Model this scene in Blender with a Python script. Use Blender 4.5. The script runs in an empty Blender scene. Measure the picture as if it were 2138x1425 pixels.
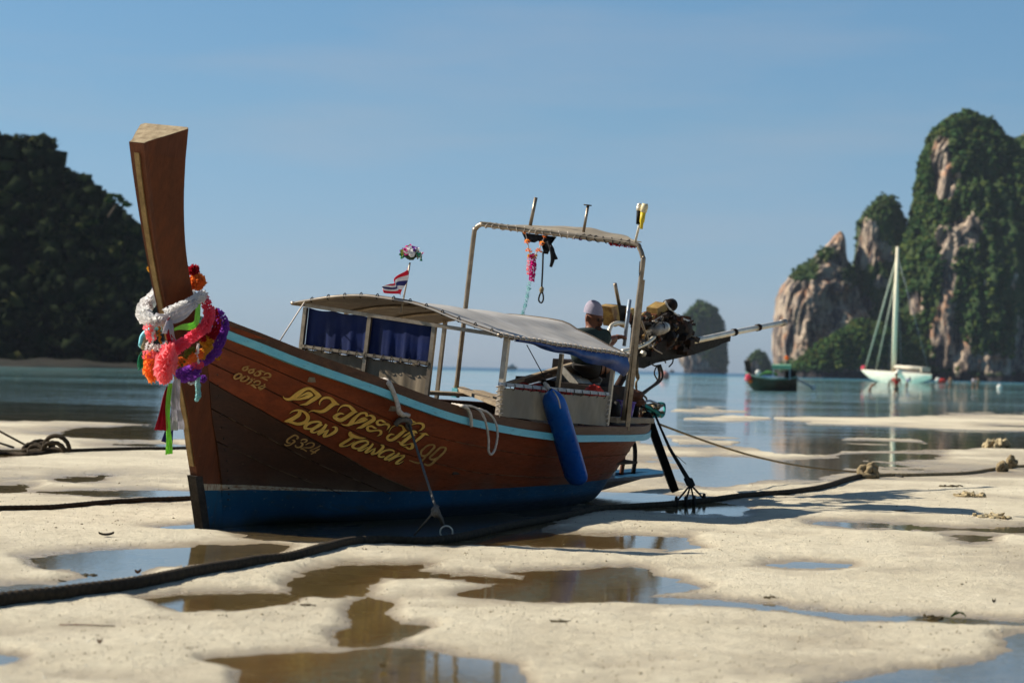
import bpy, math, random
import numpy as np
from mathutils import Vector, Matrix, noise as mnoise
from mathutils.bvhtree import BVHTree
random.seed(7); rng = np.random.RandomState(7)
sc = bpy.context.scene; COL = sc.collection
R_ = math.radians

# ------------------------------------------------------------------ camera, sky, sun, exposure
F = 5048.; H = 1.127; CX, CY = 1069., 712.5
roll = math.atan(.0225); pitch = math.atan(54.3/F)
fw = np.array([0, math.cos(pitch), math.sin(pitch)]); r0 = np.array([1., 0, 0]); u0 = np.cross(r0, fw)
c_, s_ = math.cos(roll), math.sin(roll)
CR = c_*r0+s_*u0; CU = -s_*r0+c_*u0; CAM = np.array([0, 0, H])
cam = bpy.data.cameras.new('camera'); camo = bpy.data.objects.new('camera', cam); COL.objects.link(camo)
camo.matrix_world = Matrix(((CR[0], CU[0], -fw[0], 0), (CR[1], CU[1], -fw[1], 0), (CR[2], CU[2], -fw[2], H), (0, 0, 0, 1)))
cam.sensor_width = 36; cam.lens = 85; cam.clip_end = 12000; cam.clip_start = .1
cam.dof.use_dof = True; cam.dof.focus_distance = 18.3; cam.dof.aperture_fstop = 3.2
sc.camera = camo
SUN_AZ = -77.5; SUN_EL = 37          # degrees, azimuth from +Y towards +X
w = bpy.data.worlds.new('World'); sc.world = w; w.use_nodes = True
nt = w.node_tree; nt.nodes.clear()
wo = nt.nodes.new('ShaderNodeOutputWorld'); bg = nt.nodes.new('ShaderNodeBackground'); sky = nt.nodes.new('ShaderNodeTexSky')
sky.sky_type = 'NISHITA'; sky.sun_disc = False; sky.sun_elevation = R_(SUN_EL); sky.sun_rotation = R_(SUN_AZ % 360)
SKYT = [(0, (.60, .82, 1.38)), (1, (.85, .95, 1.)), (.05, (.66, .88, 1.28)), (.10, (.70, .94, 1.18)), (.17, (.72, 1.02, 1.2))]
sky.altitude = 0; sky.air_density = 1.0; sky.dust_density = .3; sky.ozone_density = 2.2
hs = nt.nodes.new('ShaderNodeMix'); hs.data_type = 'RGBA'; hs.blend_type = 'MULTIPLY'; hs.inputs[0].default_value = 1
nt.links.new(sky.outputs[0], hs.inputs[6])
# the tropical air of the place: the sky's colour from horizon to zenith, the same all round
gw = nt.nodes.new('ShaderNodeTexCoord'); gs = nt.nodes.new('ShaderNodeSeparateXYZ'); gr_ = nt.nodes.new('ShaderNodeValToRGB')
nt.links.new(gw.outputs['Generated'], gs.inputs[0]); nt.links.new(gs.outputs[2], gr_.inputs[0]); nt.links.new(gr_.outputs[0], hs.inputs[7])
for i, (p, c) in enumerate(SKYT):
    e = gr_.color_ramp.elements[i] if i < 2 else gr_.color_ramp.elements.new(p)
    e.position = p; e.color = (*c, 1)
# thin wispy high cloud
tcw = nt.nodes.new('ShaderNodeTexCoord'); mpw = nt.nodes.new('ShaderNodeMapping'); mpw.inputs[3].default_value = (3, 3, 22)
nzw = nt.nodes.new('ShaderNodeTexNoise'); nzw.inputs['Scale'].default_value = 1.6; nzw.inputs['Detail'].default_value = 6
rpw = nt.nodes.new('ShaderNodeMapRange'); rpw.inputs[1].default_value = .5; rpw.inputs[2].default_value = .8; rpw.inputs[4].default_value = .35
mxw = nt.nodes.new('ShaderNodeMix'); mxw.data_type = 'RGBA'; mxw.inputs[7].default_value = (5.2, 5.6, 6.3, 1)
nt.links.new(tcw.outputs['Generated'], mpw.inputs[0]); nt.links.new(mpw.outputs[0], nzw.inputs[0]); nt.links.new(nzw.outputs[0], rpw.inputs[0])
nt.links.new(rpw.outputs[0], mxw.inputs[0]); nt.links.new(hs.outputs[2], mxw.inputs[6])
nt.links.new(mxw.outputs[2], bg.inputs[0]); nt.links.new(bg.outputs[0], wo.inputs[0])
bg.inputs[1].default_value = .0495
sl = bpy.data.lights.new('sun', 'SUN'); sl.energy = 5.0; sl.angle = R_(.53); sl.color = (1, .93, .82)
so = bpy.data.objects.new('sun', sl); COL.objects.link(so)
az, el = R_(SUN_AZ), R_(SUN_EL)
sdir = Vector((math.sin(az)*math.cos(el), math.cos(az)*math.cos(el), math.sin(el)))
so.rotation_euler = sdir.to_track_quat('Z', 'Y').to_euler(); so.location = (-20, 5, 30)
sc.view_settings.view_transform = 'Standard'; sc.view_settings.look = 'None'; sc.view_settings.exposure = .72; sc.view_settings.gamma = 1
sc.cycles.max_bounces = 8; sc.cycles.transparent_max_bounces = 12; sc.cycles.use_denoising = True
sc.cycles.caustics_reflective = False; sc.cycles.caustics_refractive = False

HAZE = .00005
# ------------------------------------------------------------------ maths helpers
def ray(x, y): return fw + CR*(x-CX)/F + CU*(CY-y)/F
def gnd(x, y, z=0.):
    d = ray(x, y); return CAM + d*(z-H)/d[2]
def at(x, y, Y):                    # the point seen at pixel (x, y) at depth Y
    d = ray(x, y); return CAM + d*Y/d[1]
def projv(P):
    v = P-CAM; z = v@fw; z = np.where(np.abs(z) < .3, .3, z)
    return CX+F*(v@CR)/z, CY-F*(v@CU)/z, z
O = gnd(430, 1100)
yaw, heel = R_(27.5), R_(6.)
a_ = np.array([math.sin(yaw), math.cos(yaw), 0]); sd_ = np.array([math.cos(yaw), -math.sin(yaw), 0]); z_ = np.array([0, 0, 1.])
BS = sd_*math.cos(heel)-z_*math.sin(heel); BZ = z_*math.cos(heel)+sd_*math.sin(heel)
BM = np.array([a_, BS, BZ])        # rows: boat axes (aft, near side, up)
def B2W(p): return O + np.asarray(p, float)@BM
def W2B(p): return BM@(np.asarray(p, float)-O)
def _loc(x, y, ax, val):
    d = BM@ray(x, y); o = BM@(CAM-O); return o+d*(val-o[ax])/d[ax]
def B(x, y, Y=0.): return _loc(x, y, 1, Y)
def BX(x, y, X): return _loc(x, y, 0, X)
BOATM = Matrix([[BM[0][0], -BM[1][0], BM[2][0], O[0]], [BM[0][1], -BM[1][1], BM[2][1], O[1]], [BM[0][2], -BM[1][2], BM[2][2], O[2]], [0, 0, 0, 1]])
def nrm(v):
    v = np.asarray(v, float); n = np.linalg.norm(v); return v/n if n > 1e-9 else v
def cr(pts, n=8, closed=False):     # Catmull-Rom
    P = np.array([np.atleast_1d(p) for p in pts], float); out = []
    N = len(P)
    rngi = range(N) if closed else range(N-1)
    for i in rngi:
        if closed: p0, p1, p2, p3 = P[(i-1) % N], P[i], P[(i+1) % N], P[(i+2) % N]
        else:
            p1, p2 = P[i], P[i+1]; p0 = P[i-1] if i > 0 else 2*p1-p2; p3 = P[i+2] if i+2 < N else 2*p2-p1
        for k in range(n):
            t = k/n; out.append(.5*((2*p1)+(-p0+p2)*t+(2*p0-5*p1+4*p2-p3)*t*t+(-p0+3*p1-3*p2+p3)*t**3))
    if not closed: out.append(P[-1])
    return np.array(out)
def sstep(a, b, x):
    t = np.clip((x-a)/(b-a), 0, 1); return t*t*(3-2*t)
def _h(ix, iy, s):
    n = (ix*374761393 + iy*668265263 + s*1442695041) & 0xffffffff
    n = ((n ^ (n >> 13))*1274126177) & 0xffffffff
    return ((n ^ (n >> 16)) & 0xffff)/65535.
def vn(x, y, s=0):                  # value noise, vectorised
    x = np.asarray(x, float); y = np.asarray(y, float)
    ix = np.floor(x).astype(np.int64); iy = np.floor(y).astype(np.int64); fx = x-ix; fy = y-iy
    fx = fx*fx*(3-2*fx); fy = fy*fy*(3-2*fy)
    return (_h(ix, iy, s)*(1-fx)+_h(ix+1, iy, s)*fx)*(1-fy)+(_h(ix, iy+1, s)*(1-fx)+_h(ix+1, iy+1, s)*fx)*fy
def fbm(x, y, o=4, s=0):
    v = 0; a = .5
    for i in range(o): v = v+a*vn(x*2**i+17.3*i, y*2**i-9.1*i, s+i); a *= .5
    return v/(1-.5**o)

# ------------------------------------------------------------------ mesh builder
class MB:
    def __init__(s): s.v = []; s.f = []; s.uv = None; s.col = None
    def add(s, V, Fc):
        b = len(s.v); s.v.extend([tuple(map(float, p)) for p in V]); s.f.extend([tuple(i+b for i in f) for f in Fc])
    def box(s, c, size, ax=None, taper=1.):
        ax = np.eye(3) if ax is None else ax; c = np.asarray(c, float); V = []
        for k in (-1, 1):
            t = taper if k == 1 else 1
            for i, j in ((-1, -1), (1, -1), (1, 1), (-1, 1)):
                V.append(c+ax[0]*i*size[0]/2*t+ax[1]*j*size[1]/2*t+ax[2]*k*size[2]/2)
        s.add(V, [(3, 2, 1, 0), (4, 5, 6, 7), (0, 1, 5, 4), (1, 2, 6, 5), (2, 3, 7, 6), (3, 0, 4, 7)])
    def beam(s, p0, p1, w, h=None, up=(0, 0, 1), taper=1.):
        p0 = np.asarray(p0, float); p1 = np.asarray(p1, float); d = nrm(p1-p0); h = h or w
        x = np.cross(d, up)
        if np.linalg.norm(x) < 1e-3: x = np.cross(d, (0, 1, 0))
        x = nrm(x); y = np.cross(x, d)
        s.box((p0+p1)/2, (w, h, np.linalg.norm(p1-p0)), np.array([x, y, d]), taper)
    def tube(s, path, r, n=8, closed=False, cap=True, flat=1., twist=0., lobes=0, depth=0.):
        P = np.array(path, float); N = len(P)
        rr = np.full(N, float(r)) if np.isscalar(r) else np.interp(np.linspace(0, 1, N), np.linspace(0, 1, len(r)), r)
        T = np.gradient(P, axis=0) if not closed else np.roll(P, -1, 0)-np.roll(P, 1, 0)
        T /= np.maximum(np.linalg.norm(T, axis=1)[:, None], 1e-9)
        u = np.cross(T[0], (0, 0, 1)); u = u if np.linalg.norm(u) > .05 else np.cross(T[0], (1, 0, 0)); u = nrm(u)
        V = []; L = 0
        for i in range(N):
            u = nrm(u-T[i]*(u@T[i])); v = np.cross(T[i], u)
            if i: L += np.linalg.norm(P[i]-P[i-1])
            for k in range(n):
                a = 2*math.pi*k/n; q = rr[i]
                if lobes: q *= 1-depth+depth*abs(math.cos(lobes/2*(a+twist*L)))*1.6
                V.append(P[i]+(u*math.cos(a)+v*math.sin(a)*flat)*q)
        Fc = []
        for i in range(N if closed else N-1):
            j = (i+1) % N
            for k in range(n): Fc.append((i*n+k, i*n+(k+1) % n, j*n+(k+1) % n, j*n+k))
        if cap and not closed: Fc += [tuple(range(n-1, -1, -1)), tuple((N-1)*n+k for k in range(n))]
        s.add(V, Fc)
    def cyl(s, p0, p1, r, n=14, r1=None):
        r1 = r if r1 is None else r1; s.tube([p0, p1], [r, r1], n)
    def grid(s, G, closed_u=False, closed_v=False, flip=False):
        G = np.array(G, float); m, n = G.shape[:2]; Fc = []
        for i in range(m if closed_u else m-1):
            for j in range(n if closed_v else n-1):
                a, b, c, d = i*n+j, i*n+(j+1) % n, ((i+1) % m)*n+(j+1) % n, ((i+1) % m)*n+j
                Fc.append((d, c, b, a) if flip else (a, b, c, d))
        s.add(G.reshape(-1, 3), Fc)
    def slab(s, G, t, axis=None):    # grid with thickness along -normal (or a given vector)
        G = np.array(G, float); m, n = G.shape[:2]
        if axis is None:
            du = np.gradient(G, axis=0); dv = np.gradient(G, axis=1); nn = np.cross(du, dv)
            nn /= np.maximum(np.linalg.norm(nn, axis=2)[..., None], 1e-9)
        else: nn = np.broadcast_to(np.array(axis, float), G.shape)
        H2 = G-nn*t; Fc = []; o = m*n
        for i in range(m-1):
            for j in range(n-1):
                a, b, c, d = i*n+j, i*n+j+1, (i+1)*n+j+1, (i+1)*n+j
                Fc += [(a, b, c, d), (o+d, o+c, o+b, o+a)]
        V2 = list(G.reshape(-1, 3))+list(H2.reshape(-1, 3)); s.add(V2, Fc)
        def side(idx, rev):
            W = [V2[k] for k in idx]+[V2[o+k] for k in idx]; q = len(idx)
            s.add(W, [((k, k+1, q+k+1, q+k) if rev else (k+1, k, q+k, q+k+1)) for k in range(q-1)])
        side([i*n for i in range(m)], False); side([i*n+n-1 for i in range(m)], True)
        side(list(range(n)), True); side([(m-1)*n+j for j in range(n)], False)
    def ball(s, c, r, nu=12, nv=8, ax=None, jit=0., z0=-1., z1=1.):
        r = np.array([r]*3 if np.isscalar(r) else r, float); ax = np.eye(3) if ax is None else ax; G = []
        for j in range(nv+1):
            zz = z0+(z1-z0)*j/nv if (z0 > -1 or z1 < 1) else -math.cos(math.pi*j/nv)
            q = math.sqrt(max(0, 1-zz*zz)); row = []
            for i in range(nu):
                a = 2*math.pi*i/nu; k = 1+jit*(random.random()-.5)
                row.append(np.asarray(c)+(ax[0]*r[0]*q*math.cos(a)+ax[1]*r[1]*q*math.sin(a)+ax[2]*r[2]*zz)*k)
            G.append(row)
        s.grid(G, closed_v=True)
    def build(s, name, mat, parent=None, smooth=True, label=None):
        me = bpy.data.meshes.new(name); V = np.array(s.v, float)
        Fq = s.f
        if parent is not None:
            V = V-np.array(parent['_base'])
            if parent.get('_frame') == 'boat': V[:, 1] *= -1; Fq = [f[::-1] for f in s.f]     # authoring axes are left-handed
        me.from_pydata(V.tolist(), [], Fq); me.materials.append(mat)
        if smooth: me.polygons.foreach_set('use_smooth', [True]*len(me.polygons))
        if s.uv is not None:
            l = me.uv_layers.new(name='UVMap'); uv = np.array(s.uv)
            li = np.empty(len(me.loops), int); me.loops.foreach_get('vertex_index', li); l.data.foreach_set('uv', uv[li].ravel())
        if s.col is not None:
            ca = me.color_attributes.new('Col', 'FLOAT_COLOR', 'POINT'); ca.data.foreach_set('color', np.array(s.col, float).ravel())
        me.update(); o = bpy.data.objects.new(name, me); COL.objects.link(o)
        if parent is not None: o.parent = parent if not parent.get('_mesh') else parent
        if label: o['label'] = label
        return o
def _tag(o, label, cat, group=None, kind=None):
    if label: o['label'] = label
    if cat: o['category'] = cat
    if group: o['group'] = group
    if kind: o['kind'] = kind
    return o
def thing(name, label, cat, base, frame='world', group=None):
    o = bpy.data.objects.new(name, None); COL.objects.link(o); o.empty_display_size = .2; base = np.array(base, float)
    if frame == 'boat':
        m = BOATM.copy(); p = B2W(base); m.translation = Vector(p); o.matrix_world = m
    else: o.location = base
    o['_base'] = base.tolist(); o['_frame'] = frame; return _tag(o, label, cat, group)
def solo(mb, name, mat, label, cat, base=None, frame='world', group=None, kind=None, smooth=True):
    V = np.array(mb.v); base = V[V[:, 2].argmin()] if base is None else np.array(base, float)
    V = V-base
    if frame == 'boat': V[:, 1] *= -1; mb.f = [f[::-1] for f in mb.f]
    mb.v = [tuple(p) for p in V]
    o = mb.build(name, mat, None, smooth)
    if frame == 'boat':
        m = BOATM.copy(); m.translation = Vector(B2W(base)); o.matrix_world = m
    else: o.location = base
    return _tag(o, label, cat, group, kind)
def sub(mb, name, mat, parent, smooth=True, label=None):   # sub-part: same frame as its part
    top = parent.parent; o = mb.build(name, mat, top, smooth, label); o.parent = parent; return o

# ------------------------------------------------------------------ materials
class NT:
    def __init__(s, name):
        s.m = bpy.data.materials.new(name); s.m.use_nodes = True; s.t = s.m.node_tree; s.t.nodes.clear()
        s.out = s.n('ShaderNodeOutputMaterial')
    def n(s, t, **k):
        o = s.t.nodes.new(t)
        for a, v in k.items(): setattr(o, a, v)
        return o
    def l(s, a, b): s.t.links.new(a, b)
    def coord(s, kind='Object', scale=(1, 1, 1), rot=(0, 0, 0)):
        if kind == 'Position': o = s.n('ShaderNodeNewGeometry').outputs['Position']
        else: o = s.n('ShaderNodeTexCoord').outputs[kind]
        mp = s.n('ShaderNodeMapping'); mp.inputs['Scale'].default_value = scale; mp.inputs['Rotation'].default_value = rot
        s.l(o, mp.inputs[0]); return mp.outputs[0]
    def noise(s, co, scale, detail=4, rough=.55, dist=0.):
        o = s.n('ShaderNodeTexNoise'); o.inputs['Scale'].default_value = scale; o.inputs['Detail'].default_value = detail
        o.inputs['Roughness'].default_value = rough; o.inputs['Distortion'].default_value = dist; s.l(co, o.inputs['Vector']); return o.outputs[0]
    def rng(s, v, a, b, c=0., d=1.):
        o = s.n('ShaderNodeMapRange'); s.l(v, o.inputs[0])
        for i, x in enumerate((a, b, c, d)): o.inputs[i+1].default_value = x
        return o.outputs[0]
    def mix(s, f, a, b, bt='MIX'):
        o = s.n('ShaderNodeMix'); o.data_type = 'RGBA'; o.blend_type = bt
        for i, v in ((0, f), (6, a), (7, b)):
            if hasattr(v, 'is_output') or isinstance(v, bpy.types.NodeSocket): s.l(v, o.inputs[i])
            elif i == 0: o.inputs[0].default_value = v
            else: o.inputs[i].default_value = (*v, 1) if len(v) == 3 else v
        return o.outputs[2]
    def math(s, op, a, b=0., c=None):
        o = s.n('ShaderNodeMath'); o.operation = op
        for i, v in enumerate((a, b) if c is None else (a, b, c)):
            if isinstance(v, bpy.types.NodeSocket): s.l(v, o.inputs[i])
            else: o.inputs[i].default_value = v
        return o.outputs[0]
    def bump(s, h, st=.3, dist=.01, nrm_=None):
        o = s.n('ShaderNodeBump'); o.inputs['Strength'].default_value = st; o.inputs['Distance'].default_value = dist; s.l(h, o.inputs['Height'])
        if nrm_ is not None: s.l(nrm_, o.inputs['Normal'])
        return o.outputs[0]
    def bsdf(s, col, rough=.6, metal=0., spec=.5, bump=None, out=True, **k):
        o = s.n('ShaderNodeBsdfPrincipled')
        for nm, v in (('Base Color', col), ('Roughness', rough), ('Metallic', metal), ('Specular IOR Level', spec)):
            if isinstance(v, bpy.types.NodeSocket): s.l(v, o.inputs[nm])
            elif nm == 'Base Color': o.inputs[nm].default_value = (*v, 1)
            else: o.inputs[nm].default_value = v
        for nm, v in k.items(): o.inputs[nm.replace('_', ' ')].default_value = v
        if bump is not None: s.l(bump, o.inputs['Normal'])
        if out: s.l(o.outputs[0], s.out.inputs[0])
        return o.outputs[0]
def MAT(name, c1, c2=None, scale=8., rough=.6, metal=0., bump=.2, stretch=(1, 1, 1), spec=.2, fine=6., kind='Object', dirt=None, trans=0., contrast=(.35, .65), bdist=.004):
    m = NT(name); co = m.coord(kind, stretch); c2 = c2 or tuple(x*.6 for x in c1)
    n1 = m.noise(co, scale, 5); n2 = m.noise(co, scale*fine, 4)
    col = m.mix(m.rng(n1, *contrast), c1, c2)
    col = m.mix(m.rng(n2, .4, .7, 0, .45), col, tuple(x*.55 for x in c1))
    if dirt:
        n3 = m.noise(co, scale*.6, 7, .7); col = m.mix(m.rng(n3, .5, .62), col, dirt)
    rg = m.rng(n2, .3, .7, max(.02, rough-.12), min(1, rough+.12))
    b = m.bump(n2, bump, bdist) if bump else None
    if trans:
        p = m.bsdf(col, rg, metal, spec, b, out=False); t = m.n('ShaderNodeBsdfTranslucent'); m.l(col, t.inputs[0])
        x = m.n('ShaderNodeMixShader'); x.inputs[0].default_value = trans; m.l(p, x.inputs[1]); m.l(t.outputs[0], x.inputs[2]); m.l(x.outputs[0], m.out.inputs[0])
    else: m.bsdf(col, rg, metal, spec, b)
    return m.m
def wood(name, c1, c2, rough=.5, sx=1., bump=.3, gscale=1., coat=0.):       # grain runs along local X
    m = NT(name); co = m.coord('Object', (.6*sx, 9, 9)); n1 = m.noise(co, 2.2*gscale, 6, .6, .6); n2 = m.noise(co, 16*gscale, 5, .65)
    co2 = m.coord('Object'); n3 = m.noise(co2, 2.1, 5)
    col = m.mix(m.rng(n1, .32, .68), c1, c2); col = m.mix(m.rng(n2, .45, .75, 0, .55), col, tuple(x*.35 for x in c2))
    col = m.mix(m.rng(n3, .42, .7, 0, .5), col, tuple(x*.6 for x in c1))
    n4 = m.noise(m.coord('Object', (3, 30, 30)), 3, 3); col = m.mix(m.rng(n4, .68, .76, 0, .35), col, (.3, .22, .14))
    m.bsdf(col, m.rng(n2, .3, .7, rough-.1, rough+.15), 0, .18, m.bump(n2, bump, .003), Coat_Weight=coat)
    return m.m

def hull_mat(name, c1, c2, st=(.5, 6, 6)):
    m = NT(name); co = m.coord('Object', st); n1 = m.noise(co, 2.4, 6, .6, .8); n2 = m.noise(co, 18, 5, .65); co2 = m.coord('Object')
    n3 = m.noise(co2, 1.7, 6, .6); n5 = m.noise(co2, 26, 4, .6)
    wc = m.mix(m.rng(n1, .3, .7), c1, c2); wc = m.mix(m.rng(n2, .5, .78, 0, .5), wc, tuple(x*.3 for x in c2)); wc = m.mix(m.rng(n3, .45, .7, 0, .55), wc, tuple(x*.5 for x in c1))
    sc_ = m.noise(m.coord('Object', (5, 22, 22)), 4, 4); wc = m.mix(m.rng(sc_, .70, .76, 0, .5), wc, (.32, .22, .13))     # scratches down to bare wood
    sp = m.n('ShaderNodeSeparateXYZ'); m.l(m.n('ShaderNodeTexCoord').outputs['Object'], sp.inputs[0])
    zz = m.math('ADD', sp.outputs[2], m.math('MULTIPLY', m.math('SUBTRACT', n3, .5), .012))
    bl = m.mix(m.rng(n3, .35, .65), (.005, .075, .155), (.004, .045, .09)); bl = m.mix(m.rng(n2, .6, .8, 0, .7), bl, (.05, .06, .05)); bl = m.mix(m.rng(n1, .56, .68, 0, .75), bl, (.03, .045, .045)); bl = m.mix(m.rng(n5, .62, .68, 0, .6), bl, (.13, .15, .14)); salt = m.math('MULTIPLY', m.rng(zz, .26, .42, .5, 0), m.rng(n3, .42, .6)); wc = m.mix(salt, wc, (.15, .10, .065))
    pale = m.mix(m.rng(n2, .45, .6, 0, 1), (.42, .36, .25), (.22, .12, .06))
    lim = m.math('ADD', m.math('MULTIPLY', sp.outputs[0], -.028), .303)     # pale boot line that runs out aft
    col = m.mix(m.math('LESS_THAN', zz, lim), wc, pale); col = m.mix(m.math('LESS_THAN', zz, .262), col, bl)
    shade_z = m.math('MINIMUM', m.math('MULTIPLY', sp.outputs[0], .07), .15); col = m.mix(m.rng(m.math('SUBTRACT', zz, shade_z), -.03, .03, .93, 0), col, (.006, .012, .018))  # shade under the hull painted near-black over the bottom, reaching higher aft
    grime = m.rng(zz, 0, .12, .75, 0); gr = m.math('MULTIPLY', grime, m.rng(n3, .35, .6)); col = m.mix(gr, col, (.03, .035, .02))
    hh = m.math('ADD', n2, m.math('MULTIPLY', n5, .5))
    m.bsdf(col, m.rng(n2, .3, .7, .42, .68), 0, .25, m.bump(hh, .3, .003))
    return m.m
M = {}
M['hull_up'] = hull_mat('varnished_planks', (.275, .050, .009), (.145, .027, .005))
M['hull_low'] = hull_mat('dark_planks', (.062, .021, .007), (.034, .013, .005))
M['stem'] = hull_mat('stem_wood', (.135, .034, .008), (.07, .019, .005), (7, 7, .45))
M['endgrain'] = MAT('end_grain', (.42, .33, .2), (.22, .16, .09), 16, .85, bump=.8, fine=5)
M['strip'] = MAT('brass_strip', (.33, .22, .09), (.2, .13, .05), 20, .55, .2, .4)
M['shoe'] = MAT('iron_shoe', (.06, .05, .04), (.03, .025, .02), 14, .7, .5, .5)
M['rail'] = wood('rail_wood', (.13, .055, .025), (.06, .027, .014), .45, .5)
M['cyan'] = MAT('cyan_paint', (.11, .46, .58), (.16, .52, .62), 5, .5, bump=.4, stretch=(1, 6, 6), dirt=None)
def _cyan():
    m = NT('cyan_paint_worn'); co = m.coord('Object', (1.2, 9, 9)); n = m.noise(co, 9, 6, .7); n1 = m.noise(co, 2.5, 4)
    c = m.mix(m.rng(n1, .3, .7), (.12, .47, .58), (.2, .56, .62)); c = m.mix(m.rng(n, .60, .66, 0, .8), c, (.1, .14, .12))
    m.bsdf(c, .5, 0, .4, m.bump(n, .3, .003)); return m.m
M['cyan'] = _cyan()
M['boards'] = wood('weathered_boards', (.38, .3, .2), (.22, .16, .1), .75, 1)
M['darkwood'] = wood('dark_wood', (.10, .06, .035), (.05, .03, .02), .7, 1)
M['inside'] = MAT('inner_hull', (.06, .04, .028), (.03, .02, .015), 5, .8)
M['white_tarp'] = MAT('white_tarp', (.62, .59, .54), (.46, .43, .38), 2.2, .6, bump=.15, stretch=(1, .5, 1), fine=7, trans=.25, contrast=(.4, .75))
M['under_tarp'] = MAT('tarp_lining', (.2, .16, .12), (.12, .09, .07), 3, .8)
M['blue_tarp'] = MAT('blue_tarp', (.005, .017, .10), (.003, .010, .06), 3, .5, bump=.5, fine=3, trans=.2)
M['blue_tarp2'] = MAT('blue_tarp_bright', (.012, .05, .2), (.008, .03, .12), 4, .4, bump=.4, fine=3)
M['canvas'] = MAT('grey_canvas', (.62, .54, .41), (.36, .32, .26), 2.4, .75, bump=.3, stretch=(1, 1, .5), fine=5, trans=.5)
M['canvas2'] = MAT('khaki_canvas', (.30, .235, .155), (.2, .155, .1), 5, .8, bump=.3, stretch=(1, 1, .3), fine=4, trans=.2)
M['pipe'] = MAT('steel_pipe', (.32, .26, .19), (.2, .15, .1), 12, .4, .7, .1)
M['pipe_l'] = MAT('light_pipe', (.6, .53, .42), (.4, .33, .24), 12, .45, .2, .1)
M['silver'] = MAT('silver_tube', (.78, .73, .6), (.6, .53, .4), 9, .35, .35, .05)
M['galv'] = MAT('grey_blue_pipe', (.3, .36, .42), (.2, .24, .3), 12, .45, .4, .1)
M['rope_w'] = MAT('white_rope', (.62, .55, .47), (.45, .38, .3), 60, .9, bump=.6)
M['rope_g'] = MAT('grey_rope', (.16, .15, .13), (.09, .08, .07), 60, .9, bump=.6)
M['rope_b'] = MAT('brown_rope', (.062, .043, .023), (.028, .02, .011), 25, .95, bump=1., fine=8, bdist=.008)
M['rope_s'] = MAT('sandy_rope', (.34, .26, .14), (.18, .13, .07), 22, .95, bump=1., fine=8, bdist=.008)
M['rope_d'] = MAT('dark_rope', (.03, .027, .022), (.015, .014, .012), 40, .9, bump=.6)
M['fblue'] = MAT('blue_vinyl', (.008, .10, .40), (.006, .06, .28), 6, .32, bump=.25, fine=3)
M['black'] = MAT('black_rubber', (.006, .006, .006), (.010, .009, .008), 8, .6, bump=.3, spec=.08)
M['blackcloth'] = MAT('black_cloth', (.012, .012, .014), (.02, .02, .022), 20, .9, bump=.4)
M['grease'] = MAT('greasy_iron', (.018, .013, .010), (.008, .006, .005), 10, .75, 0., bump=.3, spec=.12, dirt=(.035, .016, .009))
M['rust'] = MAT('rusty_iron', (.16, .05, .02), (.07, .03, .015), 14, .75, .2, bump=.8)
M['yellow_old'] = MAT('old_yellow_paint', (.42, .28, .08), (.24, .14, .04), 9, .55, bump=.4, dirt=(.14, .07, .03))
M['alu'] = MAT('dull_aluminium', (.34, .31, .27), (.18, .16, .14), 14, .5, .5, bump=.5)
M['hose'] = MAT('black_hose', (.02, .018, .016), None, 20, .6)
M['whitep'] = MAT('white_plastic', (.72, .7, .64), (.5, .47, .4), 9, .5, bump=.2)
M['crate'] = MAT('grey_plastic', (.30, .28, .24), (.18, .16, .13), 9, .6, bump=.3)
M['red'] = MAT('red_cloth', (.6, .05, .03), (.42, .03, .02), 12, .7, bump=.3)
M['purple'] = MAT('purple_plastic', (.16, .07, .34), (.1, .04, .22), 18, .5, bump=.3, dirt=(.5, .45, .55))
M['browncloth'] = MAT('brown_cloth', (.13, .05, .025), (.06, .025, .014), 9, .9, bump=.6)
M['skin'] = MAT('skin', (.19, .07, .032), (.13, .045, .02), 30, .5, bump=.15)
M['cap'] = MAT('lilac_cap', (.34, .31, .37), (.27, .24, .30), 30, .9, bump=.4)
M['shirt'] = MAT('dark_green_shirt', (.03, .05, .042), (.02, .03, .028), 14, .9, bump=.4)
M['shorts'] = MAT('dark_shorts', (.03, .028, .025), None, 14, .9)
M['hair'] = MAT('hair', (.02, .014, .01), None, 40, .8)
M['eye'] = MAT('eye', (.03, .02, .015), None, 10, .3)
def cloth(name, c, c2=None, trans=.5, rough=.7, sc_=18): return MAT(name, c, c2 or tuple(x*.72 for x in c), sc_, rough, bump=.3, trans=trans, contrast=(.3, .7))
M['g_white'] = cloth('white_petals', (.88, .87, .84), (.8, .78, .76)); M['g_pink'] = cloth('pink_petals', (.95, .16, .24), (.9, .09, .16))
M['g_salmon'] = cloth('salmon_petals', (.96, .30, .32), (.95, .20, .22)); M['g_orange'] = cloth('orange_petals', (.95, .22, .04), (.92, .36, .08))
M['g_red'] = cloth('red_petals', (.5, .015, .03)); M['g_purple'] = cloth('purple_petals', (.30, .08, .5), (.2, .05, .36))
M['g_yellow'] = cloth('yellow_petals', (.75, .42, .04), (.65, .3, .03)); M['g_green'] = cloth('green_petals', (.2, .25, .04))
M['g_magenta'] = cloth('magenta_petals', (.7, .03, .28)); M['g_teal'] = cloth('teal_petals', (.15, .5, .5), (.5, .7, .7))
M['r_red'] = cloth('red_ribbon', (.42, .008, .025), trans=.3); M['r_green'] = cloth('lime_ribbon', (.4, .85, .12), (.35, .75, .12), .4); M['r_purple'] = cloth('purple_ribbon', (.05, .015, .25), trans=.25)
M['r_white'] = cloth('white_ribbon', (.72, .7, .74)); M['tuft'] = cloth('green_twine', (.02, .3, .14), trans=.1)
M['gold'] = MAT('gold_paint', (.92, .56, .12), (.75, .40, .07), 7, .5, bump=.2, fine=6, dirt=None)
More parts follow.
